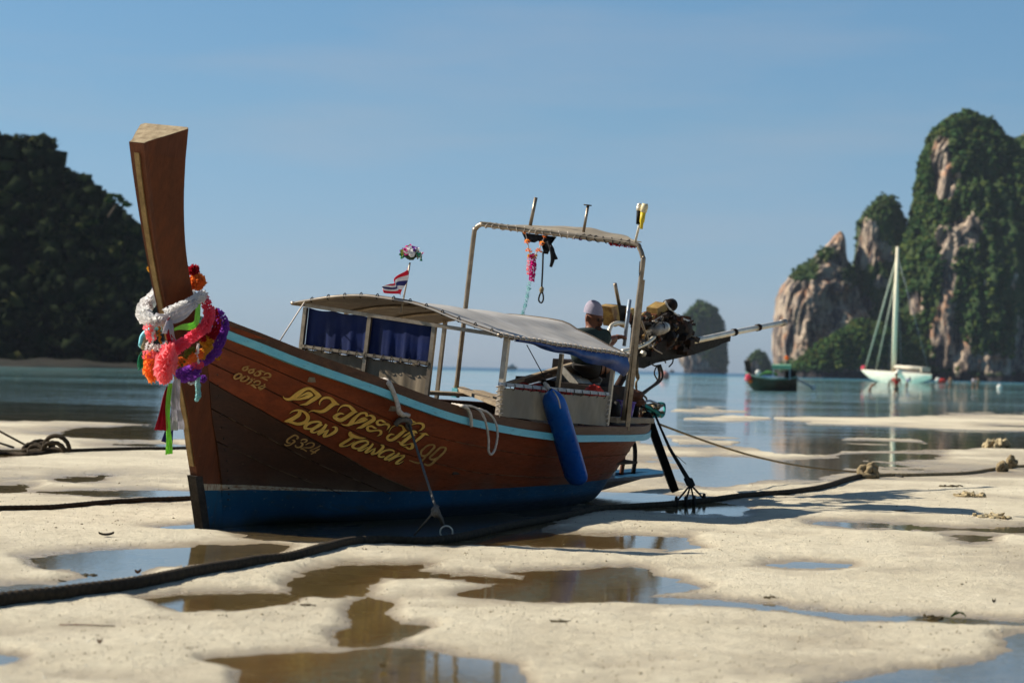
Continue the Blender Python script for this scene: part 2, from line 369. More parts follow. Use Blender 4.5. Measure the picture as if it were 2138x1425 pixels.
M['gold2'] = MAT('faded_gold_paint', (.55, .31, .09), (.36, .18, .05), 14, .6, bump=.2, fine=4)
M['ink'] = MAT('dark_outline_paint', (.02, .01, .006), None, 7, .6)

# ------------------------------------------------------------------ ground: tidal flat with pools
POOLS = [
 [(60, 1166), (100, 1160), (270, 1147), (412, 1138), (560, 1134), (600, 1140), (585, 1160), (590, 1170), (500, 1175), (400, 1178), (330, 1184), (290, 1200), (235, 1206), (200, 1222), (120, 1240), (0, 1254), (-300, 1270), (-300, 1215), (0, 1220), (110, 1220), (190, 1205), (140, 1190), (90, 1183)],
 [(470, 1104), (560, 1100), (700, 1086), (900, 1070), (1150, 1052), (1230, 1062), (1150, 1090), (1110, 1108), (1200, 1116), (1340, 1118), (1430, 1122), (1470, 1143), (1390, 1150), (1250, 1143), (1068, 1134), (940, 1137), (800, 1132), (640, 1130), (520, 1122)],
 [(1225, 1040), (1265, 1030), (1380, 1033), (1440, 1046), (1560, 1060), (1545, 1075), (1400, 1070), (1330, 1060), (1230, 1050)],
 [(596, 1215), (650, 1190), (726, 1177), (800, 1176), (891, 1179), (840, 1190), (900, 1198), (1068, 1208), (1090, 1214), (1000, 1214), (900, 1206), (800, 1208), (780, 1225), (750, 1243), (680, 1247), (615, 1243)],
 [(300, 1250), (380, 1240), (520, 1237), (640, 1243), (600, 1262), (500, 1272), (385, 1274), (340, 1265)],
 [(770, 1248), (808, 1262), (800, 1285), (830, 1305), (890, 1308), (868, 1322), (770, 1348), (715, 1348), (700, 1322), (745, 1300), (728, 1275), (745, 1258)],
 [(430, 1378), (560, 1366), (720, 1360), (800, 1354), (880, 1356), (960, 1372), (1070, 1392), (1100, 1430), (1150, 1500), (500, 1500), (510, 1425), (515, 1398), (480, 1386)],
 [(968, 1240), (1040, 1222), (1120, 1212), (1068, 1196), (1180, 1192), (1318, 1183), (1353, 1185), (1368, 1200), (1418, 1210), (1473, 1230), (1388, 1237), (1345, 1246), (1493, 1250), (1618, 1263), (1768, 1282), (1968, 1288), (2138, 1298), (2400, 1310), (2400, 1325), (2138, 1306), (1968, 1298), (1768, 1293), (1618, 1275), (1493, 1260), (1340, 1254), (1218, 1255), (1068, 1252)],
 [(1605, 1177), (1690, 1174), (1768, 1179), (1740, 1186), (1650, 1185)],
 [(1700, 1092), (1819, 1093), (1990, 1101), (2138, 1101), (2400, 1105), (2400, 1120), (2138, 1111), (1990, 1107), (1819, 1100)],
 [(1988, 1118), (2030, 1112), (2083, 1117), (2070, 1128), (2030, 1131), (1995, 1126)],
 [(2138, 1318), (2097, 1330), (2118, 1358), (2069, 1380), (1960, 1396), (1879, 1400), (1793, 1418), (1700, 1440), (1600, 1500), (2600, 1500), (2600, 1318)],
 [(0, 1366), (45, 1372), (0, 1384), (-200, 1390), (-200, 1360)],
 [(0, 1012), (40, 1009), (72, 1012), (55, 1026), (0, 1028), (-200, 1030), (-200, 1010)],
 [(61, 1025), (283, 1026), (400, 1028), (400, 1036), (283, 1034), (150, 1030)],
 [(128, 1003), (170, 999), (212, 996), (205, 1003), (160, 1005)],
 [(160, 909), (230, 903), (272, 894), (347, 890), (420, 895), (420, 915), (300, 917), (220, 914)],
 [(181, 929), (260, 925), (373, 925), (373, 930), (260, 932)],
 [(0, 936), (40, 938), (62, 946), (20, 951), (-200, 952), (-200, 934)],
 [(1430, 975), (1500, 958), (1560, 956), (1600, 966), (1640, 983), (1732, 981), (1700, 997), (1600, 1000), (1500, 1014), (1440, 1010), (1405, 990)],
 [(1650, 962), (1700, 952), (1830, 947), (1945, 951), (1870, 963), (1780, 966)],
]
SEA = [(-6000, 300), (-6000, 880), (0, 878), (150, 876), (340, 885), (600, 892), (900, 905), (1300, 915), (1390, 925), (1400, 914), (1470, 913), (1540, 918), (1600, 930), (1640, 944), (1720, 942), (1740, 934), (1880, 936), (2138, 940), (2600, 945), (8000, 980), (8000, 300)]
BARS = [[(1631, 874), (1700, 869), (1850, 867), (2138, 862), (2600, 860), (2600, 893), (2138, 897), (2000, 893), (1850, 888), (1700, 882)],
        [(1732, 921), (1800, 914), (1900, 917), (1967, 928), (1850, 932), (1760, 930)],
        [(1415, 857), (1480, 853), (1555, 858), (1490, 861)], [(1440, 874), (1530, 870), (1600, 876), (1520, 881)]]
def sdpoly(px, py, poly, ys):
    P = np.array(poly, float); P = P*[1, ys]; py = py*ys; n = len(P); d = np.full(px.shape, 1e9); ins = np.zeros(px.shape, bool)
    for i in range(n):
        a, b = P[i], P[(i+1) % n]; e = b-a; wx = px-a[0]; wy = py-a[1]
        t = np.clip((wx*e[0]+wy*e[1])/(e@e+1e-9), 0, 1); d = np.minimum(d, (wx-e[0]*t)**2+(wy-e[1]*t)**2)
        c = ((a[1] > py) != (b[1] > py)); 
        with np.errstate(divide='ignore', invalid='ignore'): xi = (b[0]-a[0])*(py-a[1])/(b[1]-a[1])+a[0]
        ins ^= c & (px < xi)
    d = np.sqrt(d); return np.where(ins, -d, d)
def hgt(x, y):
    x = np.asarray(x, float); y = np.asarray(y, float); sh = x.shape; x = x.ravel(); y = y.ravel()
    base = .021+.028*(fbm(x*.45, y*.30, 3, 3)-.5)+.022*(fbm(x*1.5, y*1.3, 3, 9)-.5)+.014*(fbm(x*5, y*4, 3, 21)-.5)+.007*(fbm(x*19, y*15, 3, 27)-.5)
    fr_ = sstep(19, 33, y); side_ = sstep(-3, 3, x); base = np.maximum(base, .008)*(1-fr_)+fr_*(.021-.010*side_+.062*(fbm(x*.32, y*.42, 4, 91)-.5))
    near = y > 4
    P = np.stack([x, np.maximum(y, 3.), np.zeros_like(x)], 1); px, py, _ = projv(P)
    sc1 = 14+26*(fbm(x*2.3, y*1.5, 3, 33)-.5)-14; sc2 = 20*(fbm(x*9, y*6, 3, 44)-.5)+8*(fbm(x*40, y*25, 2, 47)-.5)
    m = np.full(x.shape, 1e9)
    ok = near & (px > -700) & (px < 2900)
    if ok.any():
        a, b = px[ok], py[ok]; mm = np.full(a.shape, 1e9)
        for p in POOLS: mm = np.minimum(mm, sdpoly(a, b, p, 3.2))
        m[ok] = mm+(90*(fbm(x[ok]*.5, y[ok]*.6, 4, 81)-.5)*sstep(20, 32, y[ok]))+(sc1+sc2)[ok]*np.clip(14/np.maximum(y[ok], 9)*1.2, .3, 1)
    h = base*(.45+.55*sstep(0, 45, m))
    wd = 30.
    kk = sstep(-66, 62, m); bt = -.020+.012*fbm(x*3, y*2.4, 3, 5); h = h*kk+bt*(1-kk)+.004*(fbm(x*11, y*8, 3, 15)-.5)
    ms = np.full(x.shape, 1e9); far = y > 25
    if far.any():
        a, b = px[far], py[far]; q = sdpoly(a, b, SEA, 4.)+110*(fbm(x[far]*.22, y[far]*.30, 4, 61)-.5)
        for p in BARS: q = np.maximum(q, -(sdpoly(a, b, p, 4.)+90*(fbm(x[far]*.2, y[far]*.28, 4, 71)-.5)))
        ms[far] = q
        hs_ = np.clip(-.03-.0012*np.clip(y[far]-30, 0, 4000), -3.5, -.03)
        k = sstep(-10, 4, q); h[far] = h[far]*k+hs_*(1-k)
    kx, ky = x-O[0], y-O[1]; al = kx*a_[0]+ky*a_[1]; la = kx*sd_[0]+ky*sd_[1]
    dk = np.sqrt((np.clip(al, -.1, 6.2)-al)**2+(la-.05)**2); h = np.where(dk < .6, h*sstep(.1, .6, dk)+np.minimum(h, -.012)*(1-sstep(.1, .6, dk)), h)
    h = np.where(y < 5, np.maximum(h, .01), h)
    return h.reshape(sh)
def gz(x, y): return float(hgt(np.array([x]), np.array([y]))[0])
def G(px_, py_, up=0.):             # point on the sand seen at a pixel
    p = gnd(px_, py_, .03)
    for _ in range(3): p = gnd(px_, py_, max(gz(p[0], p[1]), 0)+up)
    return p

def ground():
    rows = [-400, -100, -30, -8, 0, 3, 5]
    pyr = np.concatenate([np.linspace(1560, 900, 520), np.linspace(899, 822, 90)])
    rows += [F*H/(p-766.8) for p in pyr]; rows += list(np.geomspace(rows[-1]*1.05, 4000, 26)); rows = np.array(rows)
    c = np.linspace(-1, 1, 760); inner = c*.255; k = np.geomspace(.27, 1.5, 22); cols = np.concatenate([-k[::-1], inner, k])
    wid = np.maximum(np.maximum(rows, 7.), 20.*(rows < 0)); X = wid[:, None]*cols[None, :]; Y = np.repeat(rows[:, None], len(cols), 1)
    Z = hgt(X, Y); n, m = X.shape
    V = np.stack([X, Y, Z], 2).reshape(-1, 3); idx = np.arange(n*m).reshape(n, m)
    Fc = np.stack([idx[:-1, :-1], idx[:-1, 1:], idx[1:, 1:], idx[1:, :-1]], 2).reshape(-1, 4)
    me = bpy.data.meshes.new('sand_flat'); me.vertices.add(len(V)); me.vertices.foreach_set('co', V.ravel())
    me.loops.add(Fc.size); me.loops.foreach_set('vertex_index', Fc.ravel().astype(np.int32)); me.polygons.add(len(Fc))
    me.polygons.foreach_set('loop_start', np.arange(0, Fc.size, 4, dtype=np.int32)); me.polygons.foreach_set('loop_total', np.full(len(Fc), 4, np.int32))
    me.polygons.foreach_set('use_smooth', np.ones(len(Fc), bool)); me.update(calc_edges=True); me.validate()
    o = bpy.data.objects.new('sand_flat', me); COL.objects.link(o); o['kind'] = 'structure'
    m = NT('wet_beach_sand'); co = m.coord('Position'); n1 = m.noise(co, 1.1, 6, .6); n2 = m.noise(co, 9, 6, .65); n3 = m.noise(co, 62, 6, .72); n4 = m.noise(co, 300, 4, .65)
    c1 = m.mix(m.rng(n1, .3, .7), (.74, .665, .49), (.63, .56, .40)); c1 = m.mix(m.rng(n2, .35, .7, 0, .55), c1, (.50, .42, .28))
    c1 = m.mix(m.rng(n3, .54, .70, 0, .6), c1, (.25, .19, .12)); c1 = m.mix(m.rng(n4, .6, .75, 0, .35), c1, (.66, .6, .48))
    vo = m.n('ShaderNodeTexVoronoi'); vo.inputs['Scale'].default_value = 17; m.l(co, vo.inputs['Vector'])
    spk = m.math('MULTIPLY', m.rng(vo.outputs['Distance'], .03, .11, 1, 0), m.rng(n2, .5, .6)); c1 = m.mix(m.math('MULTIPLY', spk, .28), c1, (.2, .155, .1))
    sp = m.n('ShaderNodeSeparateXYZ'); m.l(m.n('ShaderNodeNewGeometry').outputs['Position'], sp.inputs[0])
    zz = m.math('ADD', sp.outputs[2], m.math('MULTIPLY', m.math('SUBTRACT', n2, .5), .014))
    wet = m.rng(zz, .001, .020, 1, 0); damp = m.math('MULTIPLY', m.rng(m.noise(m.coord('Position', (1, .6, 1)), .8, 5, .6), .44, .58), m.rng(zz, .016, .034, 1, 0)); c1 = m.mix(m.math('MULTIPLY', damp, .42), c1, (.36, .29, .18)); c2 = m.mix(m.math('MULTIPLY', wet, .85), c1, (.27, .20, .115)); deep = m.rng(zz, -.012, .001, 1, 0)
    c3 = m.mix(deep, c2, m.mix(m.rng(n2, .35, .65), (.30, .225, .10), (.17, .125, .05)))
    rg = m.math('SUBTRACT', m.rng(wet, 0, 1, .9, .4), m.math('MULTIPLY', damp, .25))
    hh = m.math('ADD', m.math('MULTIPLY', n2, 1.), m.math('ADD', m.math('MULTIPLY', n3, .62), m.math('MULTIPLY', n4, .26)))
    m.bsdf(c3, rg, 0, .35, m.bump(m.math('ADD', hh, m.math('MULTIPLY', m.rng(vo.outputs['Distance'], .0, .30, -1, 0), m.rng(n2, .45, .6, 0, .5))), 1., .024)); me.materials.append(m.m)
    # water: one sheet at sea level; it stands in the hollows of the sand as pools and is the sea beyond
    mb = MB(); xs = [-5900, -200, -40, 0, 40, 200, 5900]; ys = [4.5, 30, 60, 120, 300, 900, 3990]
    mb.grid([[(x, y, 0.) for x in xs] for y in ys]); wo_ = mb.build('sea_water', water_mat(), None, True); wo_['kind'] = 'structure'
    return o
def water_mat():
    m = NT('sea_water'); P = m.n('ShaderNodeNewGeometry').outputs['Position']; sp = m.n('ShaderNodeSeparateXYZ'); m.l(P, sp.inputs[0]); Y = sp.outputs[1]
    seaf = m.rng(Y, 34, 60)
    w1 = m.noise(m.coord('Position', (1, 1.6, 1)), 1.3, 4, .55, .3); w2 = m.noise(m.coord('Position', (1, 1.8, 1)), 4.5, 3, .5); w3 = m.noise(m.coord('Position', (1, 1.5, 1)), 22, 2, .5)
    big = m.noise(m.coord('Position', (.5, 1, 1)), .055, 3, .5)
    calm = m.rng(big, .38, .62, .25, 1.15)
    w0 = m.noise(m.coord('Position', (.7, 1, 1)), .42, 4, .5, .4); hsea = m.math('ADD', m.math('MULTIPLY', w0, .15), m.math('ADD', m.math('MULTIPLY', w1, .030), m.math('MULTIPLY', w2, .006))); hsea = m.math('MULTIPLY', hsea, m.math('MULTIPLY', seaf, calm))
    hpool = m.math('MULTIPLY', w3, .0005); hh = m.math('ADD', hsea, hpool)
    bp = m.n('ShaderNodeBump'); bp.inputs['Strength'].default_value = .8; bp.inputs['Distance'].default_value = 1.; m.l(hh, bp.inputs['Height'])
    dt = m.n('ShaderNodeVectorMath'); dt.operation = 'DOT_PRODUCT'; m.l(m.n('ShaderNodeNewGeometry').outputs['Incoming'], dt.inputs[0]); m.l(bp.outputs[0], dt.inputs[1])
    ca_ = m.math('SUBTRACT', 1., m.math('MINIMUM', m.math('ABSOLUTE', dt.outputs['Value']), 1.)); frn = m.math('ADD', .02, m.math('MULTIPLY', m.math('POWER', ca_, 5.), .98)); frn = m.math('MULTIPLY', frn, m.rng(Y, 420, 760, 1, .35))
    gl = m.n('ShaderNodeBsdfGlossy'); gl.inputs['Roughness'].default_value = .03; gl.inputs['Color'].default_value = (.97, .97, .97, 1); m.l(bp.outputs[0], gl.inputs['Normal'])
    tr = m.n('ShaderNodeBsdfTransparent'); tr.inputs[0].default_value = (.86, .80, .62, 1)
    df = m.n('ShaderNodeBsdfDiffuse')
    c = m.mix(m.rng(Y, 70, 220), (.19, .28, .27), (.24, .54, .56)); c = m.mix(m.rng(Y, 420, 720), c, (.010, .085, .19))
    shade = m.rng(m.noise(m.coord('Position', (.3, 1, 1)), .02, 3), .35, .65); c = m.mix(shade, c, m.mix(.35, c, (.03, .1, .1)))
    m.l(c, df.inputs[0]); bm = m.n('ShaderNodeMixShader'); m.l(m.rng(Y, 38, 75), bm.inputs[0]); m.l(tr.outputs[0], bm.inputs[1]); m.l(df.outputs[0], bm.inputs[2])
    mx = m.n('ShaderNodeMixShader'); m.l(frn, mx.inputs[0]); m.l(bm.outputs[0], mx.inputs[1]); m.l(gl.outputs[0], mx.inputs[2]); m.l(mx.outputs[0], m.out.inputs[0])
    return m.m
ground()

# ------------------------------------------------------------------ hills, cliffs and islands
def foliage(name, c1, c2, sc_=.35):
    m = NT(name); co = m.coord('Position'); n1 = m.noise(co, sc_, 4, .6); n2 = m.noise(co, sc_*7, 5, .7)
    c = m.mix(m.rng(n1, .35, .65), c1, c2); c = m.mix(m.rng(n2, .5, .8, 0, .6), c, tuple(x*.35 for x in c1))
    m.bsdf(c, .95, 0, .04, m.bump(n2, .8, .3)); return m.m
_ico = {}
def ico(sub_):
    if sub_ in _ico: return _ico[sub_]
    t = (1+5**.5)/2; V = [(-1, t, 0), (1, t, 0), (-1, -t, 0), (1, -t, 0), (0, -1, t), (0, 1, t), (0, -1, -t), (0, 1, -t), (t, 0, -1), (t, 0, 1), (-t, 0, -1), (-t, 0, 1)]
    V = [nrm(v) for v in V]; Fc = [(0, 11, 5), (0, 5, 1), (0, 1, 7), (0, 7, 10), (0, 10, 11), (1, 5, 9), (5, 11, 4), (11, 10, 2), (10, 7, 6), (7, 1, 8), (3, 9, 4), (3, 4, 2), (3, 2, 6), (3, 6, 8), (3, 8, 9), (4, 9, 5), (2, 4, 11), (6, 2, 10), (8, 6, 7), (9, 8, 1)]
    for _ in range(sub_):
        c = {}; F2 = []
        def mid(a, b):
            k = (min(a, b), max(a, b))
            if k not in c: V.append(nrm((V[a]+V[b])/2)); c[k] = len(V)-1
            return c[k]
        for a, b, d in Fc:
            x, y, z = mid(a, b), mid(b, d), mid(d, a); F2 += [(a, x, z), (b, y, x), (d, z, y), (x, y, z)]
        Fc = F2
    _ico[sub_] = (np.array(V), np.array(Fc)); return _ico[sub_]
def crowns(name, mat, pts, rad, leaves=30, sub_=1, lsize=.22, jit=.35, squash=.8):
    """one canopy mass: lumpy crowns plus loose leaf clusters; pts (n,3), rad (n)"""
    Vi, Fi = ico(sub_); n = len(pts); nv = len(Vi)
    k = 1+jit*(rng.rand(n, nv)-.5)*1.6; V = pts[:, None, :]+Vi[None]*k[..., None]*rad[:, None, None]*[1, 1, squash]
    Fa = (Fi[None]+(np.arange(n)*nv)[:, None, None]).reshape(-1, 3); V = V.reshape(-1, 3)
    if leaves:
        d = rng.randn(n, leaves, 3); d /= np.linalg.norm(d, axis=2)[..., None]; d[..., 2] = np.abs(d[..., 2])*.9-.15
        c = pts[:, None, :]+d*(rad[:, None, None]*(.9+.35*rng.rand(n, leaves, 1)))*[1, 1, squash]
        L = (rad[:, None]*lsize*(.6+.8*rng.rand(n, leaves)))[..., None]
        t = rng.randn(n, leaves, 3); t /= np.linalg.norm(t, axis=2)[..., None]; b = np.cross(t, rng.randn(n, leaves, 3)); b /= np.linalg.norm(b, axis=2)[..., None]
        Q = np.stack([c-t*L, c-b*L*.6, c+t*L, c+b*L*.6], 2).reshape(-1, 3); nb = len(V)
        FQ = np.arange(len(Q)).reshape(-1, 4)+nb; FQ = np.concatenate([FQ[:, [0, 1, 2]], FQ[:, [0, 2, 3]]]); V = np.concatenate([V, Q]); Fa = np.concatenate([Fa, FQ])
    base = V[V[:, 2].argmin()].copy(); V = V-base
    me = bpy.data.meshes.new(name); me.vertices.add(len(V)); me.vertices.foreach_set('co', V.ravel()); me.loops.add(Fa.size); me.loops.foreach_set('vertex_index', Fa.ravel().astype(np.int32))
    me.polygons.add(len(Fa)); me.polygons.foreach_set('loop_start', np.arange(0, Fa.size, 3, dtype=np.int32)); me.polygons.foreach_set('loop_total', np.full(len(Fa), 3, np.int32))
    me.update(calc_edges=True); me.materials.append(mat); o = bpy.data.objects.new(name, me); COL.objects.link(o); o.location = base; return o
def zat(py, px_, D): return float(at(px_, py, D)[2])
def xat(px_, D): return float(at(px_, 770, D)[0])

# left hill, wooded, in its own shade
D0 = 300.
lp = [(-900, 470), (-700, 360), (-500, 300), (-300, 262), (-120, 250), (0, 262), (20, 268), (35, 262), (55, 280), (75, 310), (95, 328), (125, 346), (150, 358), (165, 371), (195, 396), (230, 416), (245, 446), (265, 458), (285, 478), (300, 500), (312, 560), (326, 640), (340, 742)]
hx_ = np.array([xat(p[0], D0) for p in lp]); hz_ = np.array([zat(p[1]+22, p[0], D0) for p in lp]); hz_[-1] = .3
def lhill():
    nx, nv = 150, 46; xs = np.linspace(hx_[0]-8, hx_[-1], nx); Hh = np.interp(xs, hx_, hz_); Hh[0:6] *= np.linspace(0, 1, 6)
    Gd = np.zeros((nv*2, nx, 3)); vs = np.concatenate([np.linspace(-.02, 1, nv), np.linspace(.98, -.02, nv)])
    for i, v in enumerate(vs):
        dep = v*.55*Hh+ (0 if i < nv else (1-v)*Hh*.9+.5); z = v*Hh
        bumpn = 1.6*(fbm(xs*.22+3, np.full(nx, z.mean()*.25+i*.01), 3, 5)-.5)
        Gd[i, :, 0] = xs; Gd[i, :, 1] = D0-6+dep+bumpn+.0; Gd[i, :, 2] = np.maximum(z, -.4)+bumpn*.3
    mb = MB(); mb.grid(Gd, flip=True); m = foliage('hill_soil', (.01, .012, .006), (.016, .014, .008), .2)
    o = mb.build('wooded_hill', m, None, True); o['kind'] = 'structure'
    n = 2100; x = rng.uniform(hx_[0], hx_[-1], n); v = rng.rand(n)**.85; Hc = np.interp(x, hx_, hz_); keep = Hc > 1.; x, v, Hc = x[keep], v[keep], Hc[keep]
    r = .45+1.5*rng.rand(len(x))**1.8; z = v*Hc; P = np.stack([x, D0-6+v*.55*Hc-.5+rng.rand(len(x)), z+.1], 1)
    xr = np.linspace(hx_[0], hx_[-1]-.3, 150); Hr = np.interp(xr, hx_, hz_); rr = rng.uniform(.5, 1.2, 150)
    P2 = np.stack([xr+rng.randn(150)*.15, D0-6+.55*Hr, Hr+rng.uniform(-.2, .5, 150)], 1); P = np.concatenate([P, P2]); r = np.concatenate([r, rr])
    sel = rng.rand(len(P)) < .82
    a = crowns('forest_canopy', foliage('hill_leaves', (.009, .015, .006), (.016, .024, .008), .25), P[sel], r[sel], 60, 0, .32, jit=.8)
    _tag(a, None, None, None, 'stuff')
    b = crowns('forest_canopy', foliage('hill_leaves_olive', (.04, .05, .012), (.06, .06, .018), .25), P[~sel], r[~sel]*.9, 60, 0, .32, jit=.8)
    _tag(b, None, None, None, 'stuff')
    # leaning tree on the ridge
    b0 = at(236, 440, D0-3); t = thing('leaning_tree', 'lone tree leaning out from the ridge of the dark left hill', 'tree', b0)
    tr = MB(); tr.tube(cr([b0-[.6, 0, .8], at(240, 432, D0-3), at(250, 424, D0-3), at(262, 420, D0-3)], 4), [.16, .05], 6); tr.build('trunk', M['darkwood'], t)
    pts = np.array([at(px_+rng.randn()*2, py_+rng.randn()*2, D0-3+rng.randn()*.3) for px_, py_ in [(228, 410), (236, 408), (244, 409), (252, 414), (260, 420), (266, 426), (238, 415), (250, 420), (230, 418)]])
    c = crowns('crown', foliage('tree_leaves', (.03, .05, .015), (.05, .07, .02), .3), pts, rng.uniform(.35, .6, len(pts)), 40, 1, .25, squash=.5)
    c.parent = t; c.location = np.array(c.location)-np.array(b0)
    # low reef shelf at the hill's foot
    D1 = 262.; mb = MB(); xs = np.linspace(xat(-900, D1), xat(345, D1), 90); rows = []
    for k, (dy, zz) in enumerate([(0, -.25), (1.5, .05), (5, .25), (14, .45), (26, .7), (40, .8)]):
        rows.append([(x_, D1+dy+3*(vn(x_*.2, k, 3)-.5)+ max(0, (x_-xs[-1]+14))*2.2, zz+.5*(vn(x_*.5, k*2., 8)-.3)*(k > 0)) for x_ in xs])
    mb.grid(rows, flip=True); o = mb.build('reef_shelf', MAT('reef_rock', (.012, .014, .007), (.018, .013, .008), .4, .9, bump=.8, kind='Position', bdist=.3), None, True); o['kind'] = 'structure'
lhill()

def cliffmat():
    m = NT('limestone'); P = m.coord('Position', (1, 1, .16)); P2 = m.coord('Position'); n1 = m.noise(P, .20, 7, .68, .5); n2 = m.noise(P, .34, 7, .68, .3); n3 = m.noise(P2, .12, 5, .6); n4 = m.noise(P2, .9, 4, .6)
    c = m.mix(m.rng(n1, .35, .62), (.52, .39, .26), (.22, .16, .12)); c = m.mix(m.rng(n2, .46, .56, 0, .95), c, (.06, .05, .046)); c = m.mix(m.rng(n3, .54, .66, 0, .8), c, (.40, .17, .07))
    c = m.mix(m.rng(n2, .52, .36, 0, .45), c, (.6, .5, .38))
    ve = m.n('ShaderNodeVertexColor'); ve.layer_name = 'Col'; sp = m.n('ShaderNodeSeparateColor'); m.l(ve.outputs[0], sp.inputs[0])
    vf = m.math('ADD', sp.outputs[0], m.math('MULTIPLY', m.math('SUBTRACT', n2, .5), 2.2)); vf = m.math('ADD', vf, m.math('MULTIPLY', m.math('SUBTRACT', n4, .5), .5))
    g = m.mix(m.rng(n4, .3, .7), (.022, .05, .016), (.05, .082, .02)); g = m.mix(m.rng(n3, .5, .7, 0, .6), g, (.085, .095, .03))
    cavity_shade = m.noise(m.coord('Position', (1, 1, .6)), .36, 5, .6); c = m.mix(m.rng(cavity_shade, .56, .61, 0, .9), c, (.05, .045, .05)); c = m.mix(m.rng(vf, .48, .56), c, g)  # shaded cavities of the rock, only painted as dark patches
    sz = m.n('ShaderNodeSeparateXYZ'); m.l(m.n('ShaderNodeNewGeometry').outputs['Position'], sz.inputs[0]); nz = m.math('ADD', sz.outputs[2], m.math('MULTIPLY', m.math('SUBTRACT', n3, .5), -6))
    c = m.mix(m.rng(nz, 2.2, 3.6, 1, 0), c, (.035, .03, .028))
    m.bsdf(c, .9, 0, .2, m.bump(m.math('ADD', n2, m.math('MULTIPLY', n4, .4)), .9, 2.)); return m.m
CLM = cliffmat(); BUSH = [foliage('cliff_bush', (.022, .055, .018), (.042, .082, .022), .1), foliage('cliff_bush_olive', (.05, .085, .018), (.085, .10, .025), .1)]
def massif(name, D, left, right, depth, vegf, disp=3., nb=900, brad=(1.2, 2.6), rings=110, seg=150, seed=0, topveg=12, bsc=.33):
    """left/right: lists of (px, py) outline points from the water up; a closed rock body, displaced, with bushes"""
    yb = 766.8+.0225*(left[0][0]-CX)+F*H/D
    zl = np.array([zat(p[1], p[0], D) for p in left]); xl = np.array([xat(p[0], D) for p in left]); zr = np.array([zat(p[1], p[0], D) for p in right]); xr = np.array([xat(p[0], D) for p in right])
    zl[0] = zr[0] = -1.; top = min(zl[-1], zr[-1]); zs_ = np.linspace(-1, top, rings); zs_[-6:] = np.linspace(zs_[-7], top, 7)[1:]
    Gd = np.zeros((rings, seg, 3)); col = np.zeros((rings, seg))
    for i, z in enumerate(zs_):
        a, b = np.interp(z, zl, xl), np.interp(z, zr, xr); b = max(b, a+.05); c = (a+b)/2; hw = (b-a)/2; hd = min(depth, hw*1.1+3)
        th = np.linspace(0, 2*math.pi, seg, endpoint=False); cs, sn = np.cos(th), np.sin(th); e = .75
        x = c+hw*np.sign(cs)*np.abs(cs)**e; y = D+depth*.5+hd*np.sign(sn)*np.abs(sn)**e*1.
        for k in range(seg):
            p = Vector((x[k]*.06, y[k]*.06, z*.018+seed)); q = Vector((x[k]*.22, y[k]*.22, z*.05+seed*2)); g = Vector((x[k]*.14, y[k]*.14, z*.14+seed))
            d = (mnoise.fractal(p, 1, 2, 4)*.8-abs(mnoise.noise(Vector((x[k]*.16, y[k]*.16, z*.02+seed*3))))*1.8+.4-abs(mnoise.noise(Vector((x[k]*.42, y[k]*.42, z*.06+seed*5))))*1.3+mnoise.fractal(q, 1, 2, 3)*.4-abs(mnoise.noise(Vector((x[k]*1.0, y[k]*1.0, z*.16+seed*7))))*.8+mnoise.noise(g)*.3)*disp*min(1, hw/8+.15)
            k2 = min(1, hw/6); Gd[i, k] = (x[k]+d*cs[k]*.28*k2, y[k]+d*sn[k]*1.3, z+mnoise.noise(g*1.7)*disp*.25*(z > 3))
    px_, py_, _ = projv(Gd.reshape(-1, 3)); px_ = px_.reshape(rings, seg); py_ = py_.reshape(rings, seg); ytop = py_.min(0)[None, :]
    veg = vegf(px_, py_); veg = np.maximum(veg, sstep(topveg*2, topveg, (py_-py_[-1].mean()))*(.9 if topveg > 5 else 0))
    mb = MB(); mb.grid(Gd, closed_v=True, flip=False); mb.add([Gd[-1].mean(0)+[0, 0, .3]], []); nn = len(mb.v)-1
    for k in range(seg): mb.f.append(((rings-1)*seg+k, (rings-1)*seg+(k+1) % seg, nn))
    cc = np.ones((len(mb.v), 4)); cc[:rings*seg, 0] = veg.ravel(); cc[nn, 0] = 1; mb.col = cc
    o = mb.build(name, CLM, None, True); o['kind'] = 'structure'
    V = Gd.reshape(-1, 3); vv = veg.ravel(); front = (V[:, 1] < D+depth*.55) & (V[:, 2] > 2.5)
    cand = np.where(front & (vv+.55*(fbm(V[:, 0]*.13, V[:, 2]*.13, 3, seed+3)-.5) > .5))[0]
    if len(cand) and nb:
        for t in (0, 1):
            s = rng.choice(cand, int(nb*2.6*(.62 if t == 0 else .38))); P = V[s]+rng.randn(len(s), 3)*[.45, .3, .6]; P[:, 2] -= .35; r = rng.uniform(*brad, len(s))*bsc*(1+.5*(rng.rand(len(s)) < .1))
            a = crowns('cliff_bushes', BUSH[t], P, r, 12, 0, .5, jit=.7, squash=.9); _tag(a, None, None, None, 'stuff')
    return o
def blob(px_, py_, cx, cy, rx, ry): return np.exp(-(((px_-cx)/rx)**2+((py_-cy)/ry)**2)**1.5)
def patches(x, y, base, L): 
    v = base+0*x
    for cx, cy, rx, ry, a in L: v = v+a*blob(x, y, cx, cy, rx, ry)
    return v
def v_a(x, y): return np.maximum(patches(x, y, .12, [(1680, 562, 32, 26, .9), (1727, 530, 24, 20, .6), (1790, 570, 30, 30, .9), (1760, 490, 12, 20, .3), (1665, 660, 14, 26, .4)]), sstep(-20, 25, (x-1655)*.55+(y-745)))
def v_b(x, y): return patches(x, y, .95, [(1815, 492, 24, 34, -.95), (1836, 530, 36, 24, -.85), (1800, 535, 16, 30, -.8), (1838, 588, 16, 16, -.9), (1808, 634, 20, 20, -.9), (1930, 640, 22, 30, -.6)])
